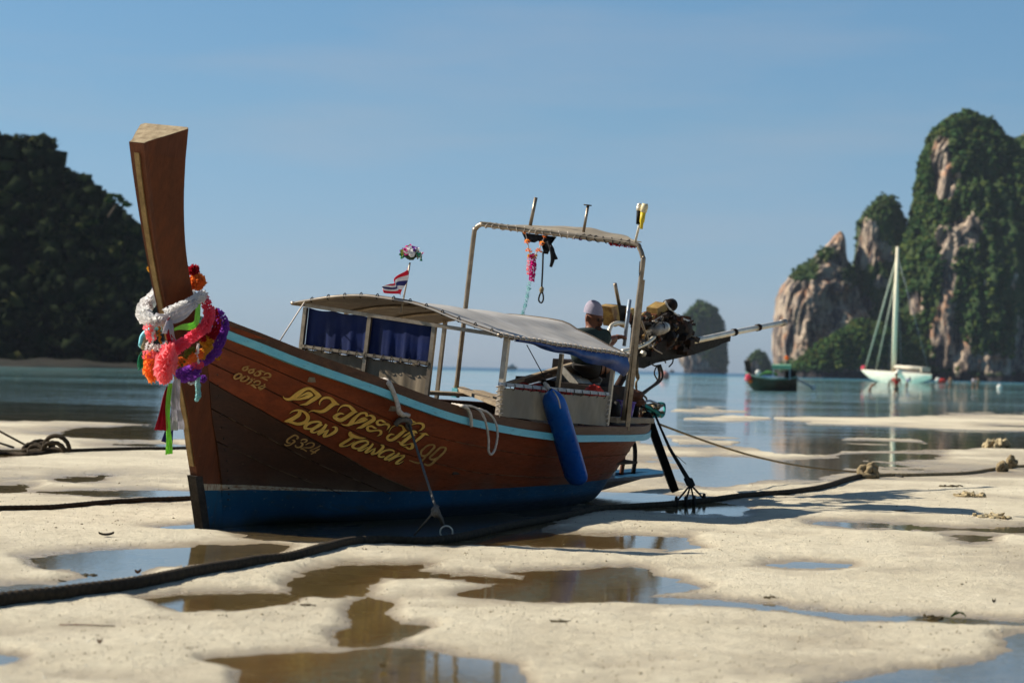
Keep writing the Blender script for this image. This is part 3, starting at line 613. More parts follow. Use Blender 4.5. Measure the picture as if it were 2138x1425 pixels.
def v_c(x, y): return patches(x, y, .95, [(1966, 335, 22, 58, -1.15), (1975, 392, 20, 30, -1.2), (1964, 490, 13, 24, -.95), (2023, 478, 32, 36, -1.0), (1992, 500, 22, 36, -.6), (1981, 570, 17, 66, -1.1), (1975, 650, 18, 32, -1.), (1911, 632, 22, 26, -1.),
  (1966, 700, 27, 52, -.9), (2004, 728, 24, 44, -.85), (2021, 758, 90, 18, -.8), (2086, 760, 54, 22, -.75), (2131, 726, 13, 68, -1.), (2115, 600, 8, 34, -.7), (2061, 586, 12, 12, -.6), (2000, 367, 8, 8, -.8), (2240, 560, 40, 130, -.7), (2400, 640, 50, 90, -.7)])
DC = 800.
massif('limestone_cliff', DC+8, [(1634, 783), (1628, 740), (1624, 700), (1627, 650), (1630, 615), (1641, 590), (1656, 570), (1681, 550), (1704, 535), (1724, 515), (1742, 497), (1752, 484), (1760, 477)], [(1900, 785), (1880, 740), (1850, 690), (1820, 640), (1796, 580), (1783, 552), (1776, 532), (1773, 500), (1769, 484), (1764, 477)], 32, v_a, 2.8, 420, seed=1, topveg=3, bsc=.24)
massif('limestone_pinnacle', DC+16, [(1760, 785), (1770, 740), (1776, 640), (1782, 580), (1790, 545), (1796, 503), (1796, 457), (1810, 437), (1836, 410), (1852, 403)], [(1990, 785), (1975, 700), (1950, 600), (1915, 520), (1901, 478), (1897, 460), (1890, 440), (1875, 416), (1868, 405)], 26, v_b, 2.2, 900, seed=5, bsc=.2)
massif('limestone_cliff', DC-4, [(1880, 790), (1888, 720), (1880, 640), (1878, 560), (1893, 500), (1904, 478), (1928, 448), (1937, 410), (1941, 370), (1943, 339), (1947, 309), (1962, 272), (1983, 243), (2013, 224), (2035, 219)], [(2420, 800), (2380, 700), (2330, 560), (2240, 400), (2170, 320), (2127, 272), (2114, 256), (2089, 235), (2062, 221), (2048, 219)], 60, v_c, 3.2, 3600, seed=9, rings=150, seg=260)
massif('limestone_cliff', DC+30, [(2080, 790), (2090, 600), (2100, 400), (2120, 300), (2150, 272), (2200, 250)], [(2900, 800), (2800, 600), (2700, 420), (2560, 300), (2400, 240), (2260, 232)], 80, lambda x, y: .9-.7*blob(x, y, 2500, 500, 60, 140)-.7*blob(x, y, 2134, 720, 14, 70), 4., 1500, seed=13, seg=160)
massif('wooded_cliff_foot', DC-12, [(1662, 786), (1664, 765), (1690, 735), (1720, 712), (1760, 690), (1790, 672)], [(1950, 792), (1944, 760), (1920, 730), (1880, 700), (1840, 680), (1810, 670)], 14, lambda x, y: 1.+0*x-.7*sstep(762, 775, y), 1.6, 1200, (1., 2.2), seed=17, rings=40)
massif('far_rock_island', 1500., [(1432, 778), (1430, 768), (1420, 755), (1417, 742), (1421, 700), (1426, 660), (1440, 642), (1456, 630)], [(1517, 779), (1518, 740), (1516, 700), (1508, 668), (1494, 645), (1476, 633), (1466, 629)], 22, lambda x, y: 1.-1.05*blob(x, y, 1440, 750, 28, 20)-.5*blob(x, y, 1470, 762, 20, 12)-.4*sstep(760, 772, y), 2.6, 500, (1.5, 3.), 60, 110, 21)
massif('far_rock_island', 1250., [(1558, 780), (1560, 768), (1562, 750), (1570, 738), (1580, 731)], [(1616, 781), (1612, 765), (1604, 748), (1594, 736), (1586, 731)], 9, lambda x, y: .75-.5*blob(x, y, 1572, 765, 14, 16), 1.4, 160, (.8, 1.6), 40, 80, 25)
massif('far_rock_island', 1900., [(1396, 778), (1398, 775), (1401, 772)], [(1411, 778), (1409, 775), (1405, 772)], 4, lambda x, y: .8+0*x, .5, 0, rings=12, seg=30, seed=29)

# ------------------------------------------------------------------ the longtail boat
def pc(xs, ys):
    xs = np.array(xs, float); ys = np.array(ys, float); h = np.diff(xs); d = np.diff(ys)/h; m = np.zeros(len(xs)); m[0] = d[0]; m[-1] = d[-1]
    for i in range(1, len(xs)-1):
        if d[i-1]*d[i] > 0: w1 = 2*h[i]+h[i-1]; w2 = h[i]+2*h[i-1]; m[i] = (w1+w2)/(w1/d[i-1]+w2/d[i])
    def fn(x):
        x = min(max(x, xs[0]), xs[-1]); i = int(min(max(np.searchsorted(xs, x)-1, 0), len(xs)-2)); t = (x-xs[i])/h[i]
        return (2*t**3-3*t*t+1)*ys[i]+(t**3-2*t*t+t)*h[i]*m[i]+(-2*t**3+3*t*t)*ys[i+1]+(t**3-t*t)*h[i]*m[i+1]
    return fn
XE = 6.22
zs = pc([-.32, -.18, 0, .39, .65, 1.04, 1.44, 1.83, 2.46, 2.88, 3.64, 4.2, 4.84, 5.4, 5.9, 6.22], [1.44, 1.405, 1.36, 1.25, 1.188, 1.098, 1.007, .933, .853, .814, .768, .76, .745, .735, .735, .745])
hb = pc([-.32, -.1, 0, .5, 1, 1.5, 2, 3, 4, 4.75, 5.2, 5.7, 6.0, 6.22], [.1, .16, .2, .42, .6, .72, .8, .88, .895, .85, .78, .62, .48, .36])
zk = pc([-.32, 1.2, 2, 4, 4.8, 5.4, 5.8, 6.22], [-.02, -.04, -.05, -.03, .0, .08, .18, .34]); yw = pc([-.32, 0, .5, 1, 2, 3, 4, 5, 5.7, 6.22], [.08, .1, .2, .34, .56, .66, .68, .6, .42, .24])
zl = [-.03, .26, .55, .79, 1.1, 1.4, 1.6, 1.9, 2.15, 2.4, 2.50]
wf = [.028, .028, .03, .03, .032, .036, .04, .044, .05, .056, .058]; wa = [.062, .07, .078, .085, .098, .112, .125, .14, .155, .18, .188]
_re = [(470, 1102), (464, 1020), (455, 940), (443, 860), (437, 770), (430, 690), (408, 625), (396, 560), (387, 480), (388, 410), (391, 330), (394, 272)]
_le = [(419, 1100), (410, 1045), (399, 988), (391, 925), (382, 860), (364, 775), (345, 690), (331, 640), (316, 560), (305, 500), (297, 450), (285, 369), (277, 297)]
def edge(pts, wv, sg):
    q = []
    for p in pts:
        Yv = .06
        for _ in range(8): c = B(p[0], p[1], sg*Yv); Yv = float(np.interp(c[2], zl, wv))
        q.append((c[2], c[0]))
    q.sort(); return [float(np.interp(z, [a[0] for a in q], [a[1] for a in q])) for z in zl]
xa_ = edge(_re, wa, 1); xf = edge(_le, [x*.5 for x in wf], -1)
_q = [xa_[zl.index(z)] for z in (-.03, .26, .55, .79, 1.1, 1.4)]
xst = pc([-.03, .26, .55, .79, 1.1, 1.44], [v-.012 for v in _q])
def S(X, u, sd=1, inset=0.):
    s = zs(X); k = zk(X); w_ = yw(X); h = hb(X); bl = min(max((X+.32)/2.2, 0), 1)
    yb = w_*(.45+.35*bl); wz = max(.26, k+.07); zb = k+(wz-k)*(.42-.27*bl); zm = wz+(s-wz)*.5; ym = w_+(h-w_)*.52; us = [0, .18, .36, .68, 1]
    y = pc(us, [.04, yb, w_, ym, h])(u); z = pc(us, [k, zb, wz, zm, s])(u)
    w1 = min(max(1-(X+.32)/1.6, 0), 1)**1.5; x = X+(xst(z)+.32)*w1; w2 = min(max((X-5.0)/1.22, 0), 1); x -= .5*(1-min(max(z/s, 0), 1))*w2
    return np.array([x, sd*max(y-inset, .01), z])
boat = thing('longtail_boat', 'brown wooden longtail boat with tall prow and gold lettering stranded on the sand', 'boat', (0, 0, 0), 'boat')
def seam(pts): return lambda X: float(np.interp(X, [p[0] for p in pts], [p[1] for p in pts]))
SE = [lambda X: 1., seam([(-.32, .915), (.12, .89), (.36, .875), (.71, .85), (1.71, .765), (2.38, .735), (3.14, .69), (3.97, .66), (6.22, .66)]),
      seam([(-.32, .835), (.12, .80), (.4, .77), (1.95, .57), (2.54, .50), (3.58, .44), (4.73, .43), (6.22, .44)]),
      seam([(-.32, .765), (.16, .70), (.59, .63), (1.03, .55), (1.43, .455), (1.87, .36), (2.6, .26), (4, .22), (6.22, .26)]),
      seam([(-.32, .665), (.2, .6), (.59, .535), (1.19, .43), (1.47, .37), (2.0, .27), (3, .17), (6.22, .18)]),
      seam([(-.32, .555), (.08, .51), (.67, .42), (.95, .375), (1.5, .26), (2.5, .13), (6.22, .11)]),
      seam([(-.32, .40), (.6, .28), (1.2, .17), (2.5, .06), (6.22, .05)]), lambda X: 0.]
Xs = list(np.linspace(-.32, 1.6, 40))+list(np.linspace(1.7, XE, 46))
for side in (1, -1):
    for i in range(7):
        hi, lo = SE[i], SE[i+1]; Gd = []
        prd = [0, .0025, 0, .002, 0, .002, 0][i]
        for X in Xs:
            a, b = lo(X), hi(X); row = []; g1 = .0022*sstep(.36, .42, a); g2 = .0022*sstep(.36, .42, b)
            if b-a < .012: a = b-.012
            for u in np.linspace(a+g1, b-g2, 7):
                p = S(X, max(u, 0), side); p[1] += side*(prd+.0015*math.sin(X*3+i))*float(sstep(.34, .46, u)); row.append(p)
            Gd.append(row)
        mb = MB(); mb.slab(Gd if side == -1 else [r[::-1] for r in Gd], .02)
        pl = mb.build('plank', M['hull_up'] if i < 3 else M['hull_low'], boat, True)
        if side == 1 and i == 3: last_plank = pl
    # dark backing behind the seams (frames and inner skin)
    Gd = [[S(X, u, side, .03) for u in np.linspace(0, .985, 14)] for X in Xs]; mb = MB(); mb.slab(Gd if side == -1 else [r[::-1] for r in Gd], .012); mb.build('inner_skin', M['inside'], boat, True)
    # rails
    def railgrid(z0, z1, o0, o1, xa, xb):
        g = []
        for X in [x for x in np.linspace(xa, xb, 90)]:
            t = max(0, (-.30-X)); hy, zz = (hb(X), zs(X)) if X > -.32 else (.1-.25*t, 1.44+.28*t*1.)
            c = []
            for (oy, oz) in ((o0, z1), (o1, z1), (o1, z0), (o0, z0)): c.append(np.array([X, side*(max(hy, .09)+oy), zz+oz]))
            g.append(c)
        return g
    mb = MB(); mb.grid(railgrid(-.062, .004, -.05, .026, -.36, XE), closed_v=True, flip=side < 0); mb.build('gunwale', M['rail'], boat, False)
    xa = -.50 if side == 1 else -.62
    mb = MB(); mb.grid(railgrid(-.118, -.064, -.01, .036, xa, XE), closed_v=True, flip=side < 0); g0 = railgrid(-.118, -.064, -.01, .036, xa, XE)
    mb.add(g0[0], [(0, 1, 2, 3)]); mb.add(g0[-1], [(3, 2, 1, 0)]); mb.build('rubbing_strake', M['cyan'], boat, False)
mb = MB(); mb.tube(cr([B(352, 676, -.10), B(325, 686, -.20), B(303, 703, -.26), B(296, 724, -.26)], 5), [.07, .065, .06, .05], 10, flat=.45); mb.build('rail_horn', M['cyan'], boat)
mb = MB(); mb.tube(cr([B(330, 692, -.17), B(309, 707, -.235), B(301, 728, -.235)], 5), [.05, .05, .045], 10, flat=.5); mb.build('horn_end_grain', M['endgrain'], boat)
_cm = NT('old_caulk'); _cn = _cm.noise(_cm.coord('Object', (1, 1, 1)), 7, 4, .6); _cm.bsdf(_cm.mix(_cm.rng(_cn, .42, .58), (.17, .11, .06), (.03, .015, .008)), .9, 0, .1); M['caulk'] = _cm.m
for k, (sf, x0, x1) in enumerate([(1, 1.9, 5.9), (2, 1.9, 5.9), (3, 1.0, 1.85), (4, -.15, 1.6), (5, -.2, 1.1)]):
    mb = MB(); mb.tube([S(X, SE[sf](X))+[0, .0035+.0006*math.sin(X*40), 0] for X in np.linspace(x0, x1, 70)], .0028, 5); mb.build('caulking', M['caulk'], boat)
# transom
Gd = [[np.array([S(XE, u)[0]-.01, S(XE, u)[1]*k, S(XE, u)[2]]) for k in np.linspace(-1, 1, 7)] for u in np.linspace(0, 1, 12)]
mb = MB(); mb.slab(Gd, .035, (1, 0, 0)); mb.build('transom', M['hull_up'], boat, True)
mb = MB(); mb.beam((XE-.02, -.40, .745), (XE-.02, .40, .745), .09, .07); mb.build('stern_beam', M['rail'], boat, False)
# keel, skeg plate
mb = MB(); kp = [(X, 0, min(zk(X)-.015, .1)) for X in np.linspace(.1, 6.0, 24)]; mb.tube(kp, .035, 6); mb.build('keel', M['hull_low'], boat, True)
mb = MB(); V = []
for y0 in (.035, -.035): V += [np.array(p)+[0, y0, 0] for p in [(4.9, 0, -.03), (5.95, 0, .02), (7.4, 0, .155), (7.4, 0, .18), (6.3, 0, .20), (5.95, 0, .30), (5.3, 0, .10)]]
mb.add(V, [tuple(range(7)), tuple(range(13, 6, -1))]+[(i, i+7, (i+1) % 7+7, (i+1) % 7) for i in range(7)])
mb.slab([[(X, q*w_, z) for q in (-1, 0, 1)] for X, w_, z in ((5.7, .05, .16), (6.0, .16, .17), (6.5, .17, .175), (7.2, .16, .185), (7.42, .10, .19))], .03, (0, 0, 1)); mb.build('skeg_plate', M['hull_low'], boat, False)
mb = MB(); mb.box((5.75, 0, -.02), (.14, .1, .2)); mb.build('skeg_block', M['darkwood'], boat, False)
# two strapped posts of the propeller stand under the stern
for dx in (6.52, 6.78):
    mb = MB(); mb.tube(cr([(dx, .05, .17), (dx, .05, .33), (dx-.02, .03, .46), (dx-.12, 0, .55), (dx-.24, 0, .58)], 5), .022, 8); mb.build('stern_stand', M['black'] if dx > 6.6 else M['rust'], boat)
mb = MB(); mb.box((6.36, .02, .28), (.05, .06, .26)); mb.build('rudder_post', M['whitep'], boat, False)
# stem post: loft of sections; front edge narrow, after edge wide and sprung
fz, ff, fa, fwf, fwa = [np.linspace(zl[0], zl[-1], 40)]+[None]*4
ff, fa, fwf, fwa = [np.array([pc(zl, q)(z) for z in fz]) for q in (xf, xa_, wf, wa)]
def stem_ring(z, a, b, w0, w1, top=False):
    xs = [a, a+(b-a)*.12, a+(b-a)*.5, a+(b-a)*.93, b]; ys = [w0, w0+.006, w0+(w1-w0)*.52, w1, w1-.02]
    R1 = [(x, y) for x, y in zip(xs, ys)]; R2 = [(x, -y) for x, y in zip(xs[::-1], ys[::-1])]
    return [np.array([x, y, z+(0 if not top else .145*(x-a)/(b-a)-.01*abs(y)/w1)]) for x, y in R1+R2]
Gd = [stem_ring(z, a, b, c, d) for z, a, b, c, d in zip(fz[:-1], ff, fa, fwf, fwa)]+[stem_ring(fz[-1], ff[-1], fa[-1], fwf[-1], fwa[-1], True)]
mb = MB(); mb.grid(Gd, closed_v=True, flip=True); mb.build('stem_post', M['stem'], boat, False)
mb = MB(); tr = [p+np.array([0, 0, .002]) for p in Gd[-1]]; c = np.mean(tr, 0); ring = [c+(p-c)*.985 for p in tr]; mb.add(ring+[c+[0, 0, .004]], [(i, (i+1) % 10, 10) for i in range(10)]); mb.build('post_end_grain', M['endgrain'], boat, False)
# brass strip down the leading edge, iron shoe at the foot
mb = MB(); g = []
for z, a, b, c_2, d in zip(fz, ff, fa, fwf, fwa):
    if .38 < z < 2.46: g.append([np.array([a-.012, .018, z]), np.array([a-.012, -.018, z]), np.array([a+.004, -.018, z]), np.array([a+.004, .018, z])])
mb.grid(g, closed_v=True); mb.add(g[-1], [(0, 1, 2, 3)]); mb.build('edge_strip', M['strip'], boat, False)
mb = MB(); g = []
for z, a, b, c_2, d in zip(fz, ff, fa, fwf, fwa):
    if z < .42: g.append([np.array([a-.03, .034, z]), np.array([a-.03, -.034, z]), np.array([a+.045, -.040, z]), np.array([a+.045, .040, z])])
mb.grid(g, closed_v=True); mb.add(g[-1], [(0, 1, 2, 3)]); mb.build('stem_shoe', M['shoe'], boat, False)
for k in range(16):      # nail heads beside the stem
    p = S(-.27+.0*k, .30+.038*k); mb = MB(); mb.ball(p+np.array([.03, .006, 0]), .006, 6, 4); sub(mb, 'nail', M['shoe'], last_plank)
# inside: floor boards, thwarts, frames
for k in range(9):
    y = -.58+.145*k; mb = MB(); mb.box((3.85, y, .40+.012*(k % 2)), (3.3, .15, .02)); mb.build('floor_board', M['darkwood'], boat, False)
for X in (.6, 1.35):
    mb = MB(); mb.box((X, 0, zs(X)-.14), (.24, hb(X)*2-.12, .035)); mb.build('thwart', M['boards'], boat, False)
for k, X in enumerate((1.9, 2.6, 3.3, 4.0, 4.7, 5.3)):
    for side in (1, -1):
        mb = MB(); mb.tube([S(X, u, side, .05) for u in np.linspace(.3, .97, 7)], .022, 6); mb.build('rib', M['darkwood'], boat)
for k, (a, b) in enumerate([((4.0, .55, .72), (4.8, -.8, .86)), ((4.45, .5, .73), (5.0, -.72, .84)), ((3.3, -.83, .84), (5.6, -.66, .80))]):
    mb = MB(); mb.beam(a, b, .11, .03); mb.build('deck_plank', M['boards'], boat, False)
for k in range(5):
    mb = MB(); mb.box((5.35+.15*k, 0, .69), (.14, 2*hb(5.35+.15*k)-.12, .03)); mb.build('stern_board', M['boards' if k % 2 else 'darkwood'], boat, False)
mb = MB(); mb.beam((4.6, .79, .80), (5.75, .62, .76), .07, .045); mb.build('side_timber', M['boards'], boat, False)

# lettering painted on the near side, laid on the planks
hv = []; hf = []
XX = np.linspace(-.32, 3.2, 120); UU = np.linspace(.3, 1, 50)
for X in XX:
    for u in UU: hv.append(Vector(B2W(S(X, u)+np.array([0, .006, 0]))))
for i in range(len(XX)-1):
    for j in range(len(UU)-1): a = i*50+j; hf.append((a, a+50, a+51, a+1))
HB = BVHTree.FromPolygons(hv, hf)
def onhull(x, y, off=.004):
    d = Vector(ray(x, y)).normalized(); loc, n, _, _ = HB.ray_cast(Vector(CAM), d)
    if loc is None: return None
    if n.dot(d) > 0: n = -n
    return W2B(np.array(loc+n*off))
def stroke(mb, pts, off, dx=0, dy=0, grow=0., k=1.):
    P = cr([(p[0], p[1], p[2]) for p in pts], 5); xy = P[:, :2]+[dx, dy]; wd = np.maximum(P[:, 2], .25)*k/2+grow
    T = np.gradient(xy, axis=0); T /= np.maximum(np.linalg.norm(T, axis=1)[:, None], 1e-6); N = np.stack([-T[:, 1], T[:, 0]], 1)
    V = []; ok = []
    for q, n_, w_ in zip(xy, N, wd):
        a, c, b = onhull(*(q+n_*w_), off), onhull(*q, off), onhull(*(q-n_*w_), off)
        if a is None or b is None or c is None: continue
        V += [a, c, b]
    n = len(V)//3
    if n > 1: mb.add(V, [f for i in range(n-1) for f in ((3*i, 3*i+1, 3*i+4, 3*i+3), (3*i+1, 3*i+2, 3*i+5, 3*i+4))])
def T(ox, oy, s, strokes): return [[(ox+x*s, oy+y*s, w_*s) for x, y, w_ in st] for st in strokes]
A_ = (585, 795, .05613); B_ = (690, 830, .05613); C_ = (790, 850, .07016); D_ = (820, 890, .06316); E_ = (585, 840, .06314); F_ = (700, 890, .07016); G_ = (480, 755, .0449); H_ = (585, 895, .0421)
THAI = [T(*A_, [[(90, 545, 10), (130, 620, 40), (230, 665, 75), (330, 660, 95), (450, 610, 130), (600, 500, 150), (760, 380, 130), (900, 295, 100), (1030, 265, 85), (1150, 295, 90), (1280, 400, 110), (1390, 500, 130), (1520, 548, 12)],
  [(1500, 550, 20), (1370, 575, 120), (1150, 710, 120), (960, 830, 90), (860, 850, 50), (700, 878, 10)], [(400, 650, 70), (560, 655, 70), (700, 655, 70), (850, 620, 80), (1000, 570, 110), (1150, 525, 60), (1215, 515, 8)], [(1190, 505, 25), (1100, 450, 80), (1000, 440, 90), (880, 480, 60), (760, 540, 40), (650, 600, 12)]]),
 T(*A_, [[(1455, 880, 20), (1440, 800, 45), (1500, 690, 60), (1600, 620, 75), (1750, 600, 80), (1880, 650, 90), (1970, 760, 120), (2080, 830, 80), (2190, 867, 8)], [(2100, 840, 40), (1930, 860, 120), (1800, 960, 120), (1650, 1070, 110), (1500, 1120, 95), (1350, 1105, 75), (1220, 1085, 45), (1120, 1100, 35), (1030, 1165, 8)]]),
 T(*B_, [[(235, 515, 10), (270, 430, 25), (350, 330, 40), (450, 275, 55), (580, 265, 65), (700, 310, 85), (800, 410, 110), (880, 490, 100), (985, 520, 8)], [(920, 520, 40), (800, 550, 110), (650, 650, 110), (500, 750, 115), (370, 810, 120), (260, 790, 110), (160, 730, 110), (130, 690, 110), (250, 600, 90), (350, 565, 60), (430, 580, 40), (490, 605, 8)], [(50, 680, 8), (120, 690, 70), (180, 690, 90)]]),
 T(*B_, [[(370, 935, 10), (450, 985, 35), (560, 1000, 50), (680, 970, 100), (780, 860, 130), (880, 740, 110), (1000, 630, 80), (1100, 565, 65), (1220, 545, 60), (1310, 575, 80), (1330, 685, 85)], [(1380, 645, 30), (1470, 640, 55), (1560, 690, 100), (1590, 780, 120), (1480, 860, 120), (1300, 960, 110), (1120, 1070, 90), (1020, 1095, 50), (930, 1135, 8)], [(1590, 780, 60), (1670, 808, 8)], [(720, 980, 60), (850, 930, 60), (1000, 900, 65), (1150, 850, 90), (1300, 795, 80), (1378, 782, 8)], [(1330, 775, 20), (1250, 745, 70), (1150, 755, 60), (1050, 800, 40), (920, 870, 12)]]),
 T(*B_, [[(2050, 915, 10), (1960, 870, 70), (1870, 820, 60), (1760, 835, 60), (1710, 900, 90), (1740, 970, 80), (1850, 990, 50), (1980, 965, 40), (2080, 965, 70), (2150, 1010, 80), (2130, 1090, 50), (2060, 1180, 8)], [(1710, 1125, 10), (1620, 1100, 60), (1520, 1040, 60), (1400, 1045, 60), (1350, 1110, 100), (1380, 1190, 80), (1480, 1215, 60), (1620, 1200, 45), (1760, 1190, 50), (1850, 1230, 80), (1850, 1310, 75), (1780, 1370, 40), (1700, 1402, 8)]]),
 T(*C_, [[(290, 740, 10), (310, 680, 15), (360, 600, 20), (450, 535, 25), (580, 515, 28), (690, 545, 45), (730, 610, 70), (770, 670, 60), (840, 692, 8)], [(770, 670, 60), (680, 740, 80), (560, 840, 80), (450, 920, 75), (350, 960, 65), (270, 940, 60), (240, 890, 60), (270, 840, 60), (350, 785, 45), (430, 790, 25), (465, 800, 6)]]),
 T(*C_, [[(905, 325, 20), (950, 370, 75), (1000, 412, 60), (1100, 422, 6)], [(890, 515, 8), (1000, 490, 22), (1130, 455, 35), (1240, 460, 45), (1310, 500, 70), (1320, 570, 70), (1270, 630, 45), (1230, 660, 30), (1170, 680, 6)]]),
 T(*C_, [[(680, 880, 6), (760, 830, 40), (870, 760, 40), (960, 715, 50), (1050, 710, 80), (1110, 725, 40), (1140, 765, 6)], [(1040, 760, 110), (930, 840, 90), (820, 930, 80), (720, 1010, 80), (640, 1060, 30)], [(520, 1000, 6), (600, 1010, 25), (650, 1060, 70), (720, 1105, 55), (800, 1095, 25), (900, 1075, 22), (980, 1070, 60), (1000, 1120, 80), (980, 1175, 80), (920, 1215, 45), (850, 1200, 50), (800, 1160, 30), (730, 1170, 6)], [(1200, 760, 8), (1300, 765, 30), (1390, 775, 50), (1480, 822, 8)], [(1350, 780, 50), (1250, 860, 70), (1150, 940, 65), (1060, 1020, 40)]])]
N99 = T(*D_, [[(900, 870, 50), (930, 780, 60), (1020, 690, 55), (1120, 610, 50), (1250, 580, 45), (1340, 600, 55), (1350, 670, 60), (1280, 750, 60), (1180, 860, 60), (1060, 945, 60), (950, 945, 50), (900, 870, 50)], [(1090, 950, 40), (1030, 1020, 45), (940, 1110, 50), (850, 1185, 45), (700, 1160, 40), (520, 1095, 25)],
  [(1330, 870, 50), (1220, 970, 50), (1205, 1045, 50), (1330, 1065, 50), (1480, 1000, 50)], [(1250, 960, 45), (1320, 890, 55), (1420, 790, 55), (1540, 685, 55), (1650, 665, 50), (1730, 705, 60), (1690, 800, 60), (1600, 900, 60), (1480, 1010, 60), (1380, 1100, 65), (1280, 1200, 65), (1150, 1260, 60), (1010, 1215, 45)]])
LAT = [T(*E_, [[(290, 350, 8), (380, 280, 30), (500, 240, 45), (620, 240, 50), (760, 290, 60), (870, 390, 90), (900, 500, 110), (830, 610, 100), (700, 670, 90), (550, 690, 80), (400, 650, 70), (250, 605, 60), (110, 610, 8)], [(640, 260, 100), (600, 380, 110), (480, 470, 110), (330, 555, 110), (200, 595, 80), (110, 608, 8)]]),
 T(*E_, [[(1340, 680, 70), (1270, 625, 60), (1150, 615, 60), (1000, 645, 70), (860, 715, 90), (800, 800, 100), (870, 845, 55), (980, 850, 50), (1080, 840, 60)], [(1385, 720, 15), (1290, 725, 90), (1150, 805, 90), (1040, 880, 90), (1015, 935, 80), (1100, 975, 40), (1230, 930, 30), (1330, 870, 25)]]),
 T(*E_, [[(1510, 700, 75), (1450, 800, 85), (1340, 920, 95), (1240, 1020, 80), (1330, 1000, 50), (1450, 930, 40), (1600, 880, 12)], [(1570, 900, 45), (1490, 990, 80), (1420, 1095, 70), (1550, 1085, 55), (1700, 1010, 80), (1810, 930, 90), (1840, 850, 90), (1790, 795, 50), (1690, 800, 10)]]),
 T(*F_, [[(440, 140, 50), (430, 220, 110), (520, 265, 90), (650, 310, 70), (780, 330, 40), (900, 325, 8)], [(510, 290, 60), (380, 380, 65), (230, 470, 70), (130, 540, 70), (200, 570, 40), (320, 560, 30), (430, 510, 30), (560, 420, 10)]]),
 T(*F_, [[(980, 465, 50), (900, 410, 50), (800, 410, 60), (650, 450, 60), (530, 520, 75), (500, 590, 70), (590, 635, 40), (690, 625, 35)], [(980, 480, 40), (880, 540, 65), (750, 620, 70), (670, 680, 60), (750, 700, 35), (850, 650, 30), (950, 590, 20)]]),
 T(*F_, [[(1110, 490, 45), (1060, 560, 60), (960, 660, 65), (880, 750, 60), (970, 740, 35), (1080, 670, 30), (1200, 620, 10)], [(1170, 650, 35), (1110, 740, 60), (1060, 800, 50), (1180, 785, 45), (1290, 720, 60), (1390, 620, 70), (1400, 560, 60), (1330, 530, 25)]]),
 T(*F_, [[(1740, 740, 30), (1680, 685, 45), (1550, 680, 45), (1420, 720, 50), (1310, 790, 55), (1270, 860, 50), (1350, 890, 35), (1450, 870, 35)], [(1750, 765, 30), (1650, 820, 55), (1530, 890, 55), (1450, 955, 50), (1540, 960, 35), (1680, 895, 30), (1780, 835, 35)]]),
 T(*F_, [[(1890, 770, 50), (1800, 850, 55), (1680, 930, 60), (1560, 1000, 45)], [(1680, 960, 20), (1800, 890, 25), (1930, 850, 25), (2050, 840, 30)], [(2050, 855, 40), (1960, 930, 55), (1850, 1010, 55), (1785, 1075, 50), (1870, 1085, 30), (2010, 1010, 12)]])]
NUM1 = [T(*G_, [[(890, 190, 15), (780, 200, 40), (640, 240, 60), (560, 330, 70), (620, 385, 55), (740, 350, 70), (800, 270, 70), (730, 220, 50), (640, 250, 45)]]), T(*G_, [[(1190, 295, 15), (1060, 320, 40), (920, 350, 60), (840, 440, 70), (900, 500, 55), (1020, 470, 70), (1085, 390, 70), (1010, 340, 50), (920, 370, 45)]]),
 T(*G_, [[(1180, 465, 20), (1280, 415, 40), (1420, 400, 60), (1520, 440, 40), (1630, 457, 12)], [(1280, 440, 40), (1390, 490, 80), (1350, 580, 75), (1250, 630, 45), (1130, 610, 65), (1100, 550, 50), (1180, 490, 35)]]), T(*G_, [[(1550, 590, 40), (1640, 520, 50), (1760, 510, 50), (1855, 585, 80), (1825, 675, 70), (1700, 700, 30), (1540, 685, 30), (1380, 728, 25)], [(1400, 725, 30), (1500, 740, 50), (1620, 790, 60), (1730, 850, 25)]]),
 T(*G_, [[(400, 520, 50), (230, 610, 80), (165, 720, 75), (230, 780, 50), (380, 740, 60), (500, 640, 80), (490, 560, 60), (400, 520, 50)]]), T(*G_, [[(700, 650, 50), (560, 730, 80), (465, 840, 65), (560, 890, 40), (700, 860, 60), (830, 770, 75), (850, 700, 55), (760, 640, 35)]]),
 T(*G_, [[(920, 780, 40), (1010, 840, 60), (900, 930, 70), (820, 1000, 50), (720, 1020, 8)], [(985, 745, 35), (1015, 760, 35)], [(1060, 790, 40), (1140, 800, 30)]]), T(*G_, [[(1070, 960, 50), (1130, 910, 50), (1230, 865, 50), (1350, 890, 60), (1380, 970, 55), (1300, 1045, 45), (1150, 1045, 30), (1040, 1030, 20), (890, 1075, 15)], [(960, 1070, 40), (1040, 1090, 70), (1120, 1150, 70), (1200, 1205, 35)]]),
 T(*G_, [[(1590, 1015, 80), (1560, 1080, 40), (1400, 1120, 40), (1290, 1170, 50), (1380, 1220, 80), (1510, 1235, 45)], [(1630, 1120, 40), (1520, 1190, 50), (1420, 1260, 50), (1330, 1300, 8)]])]
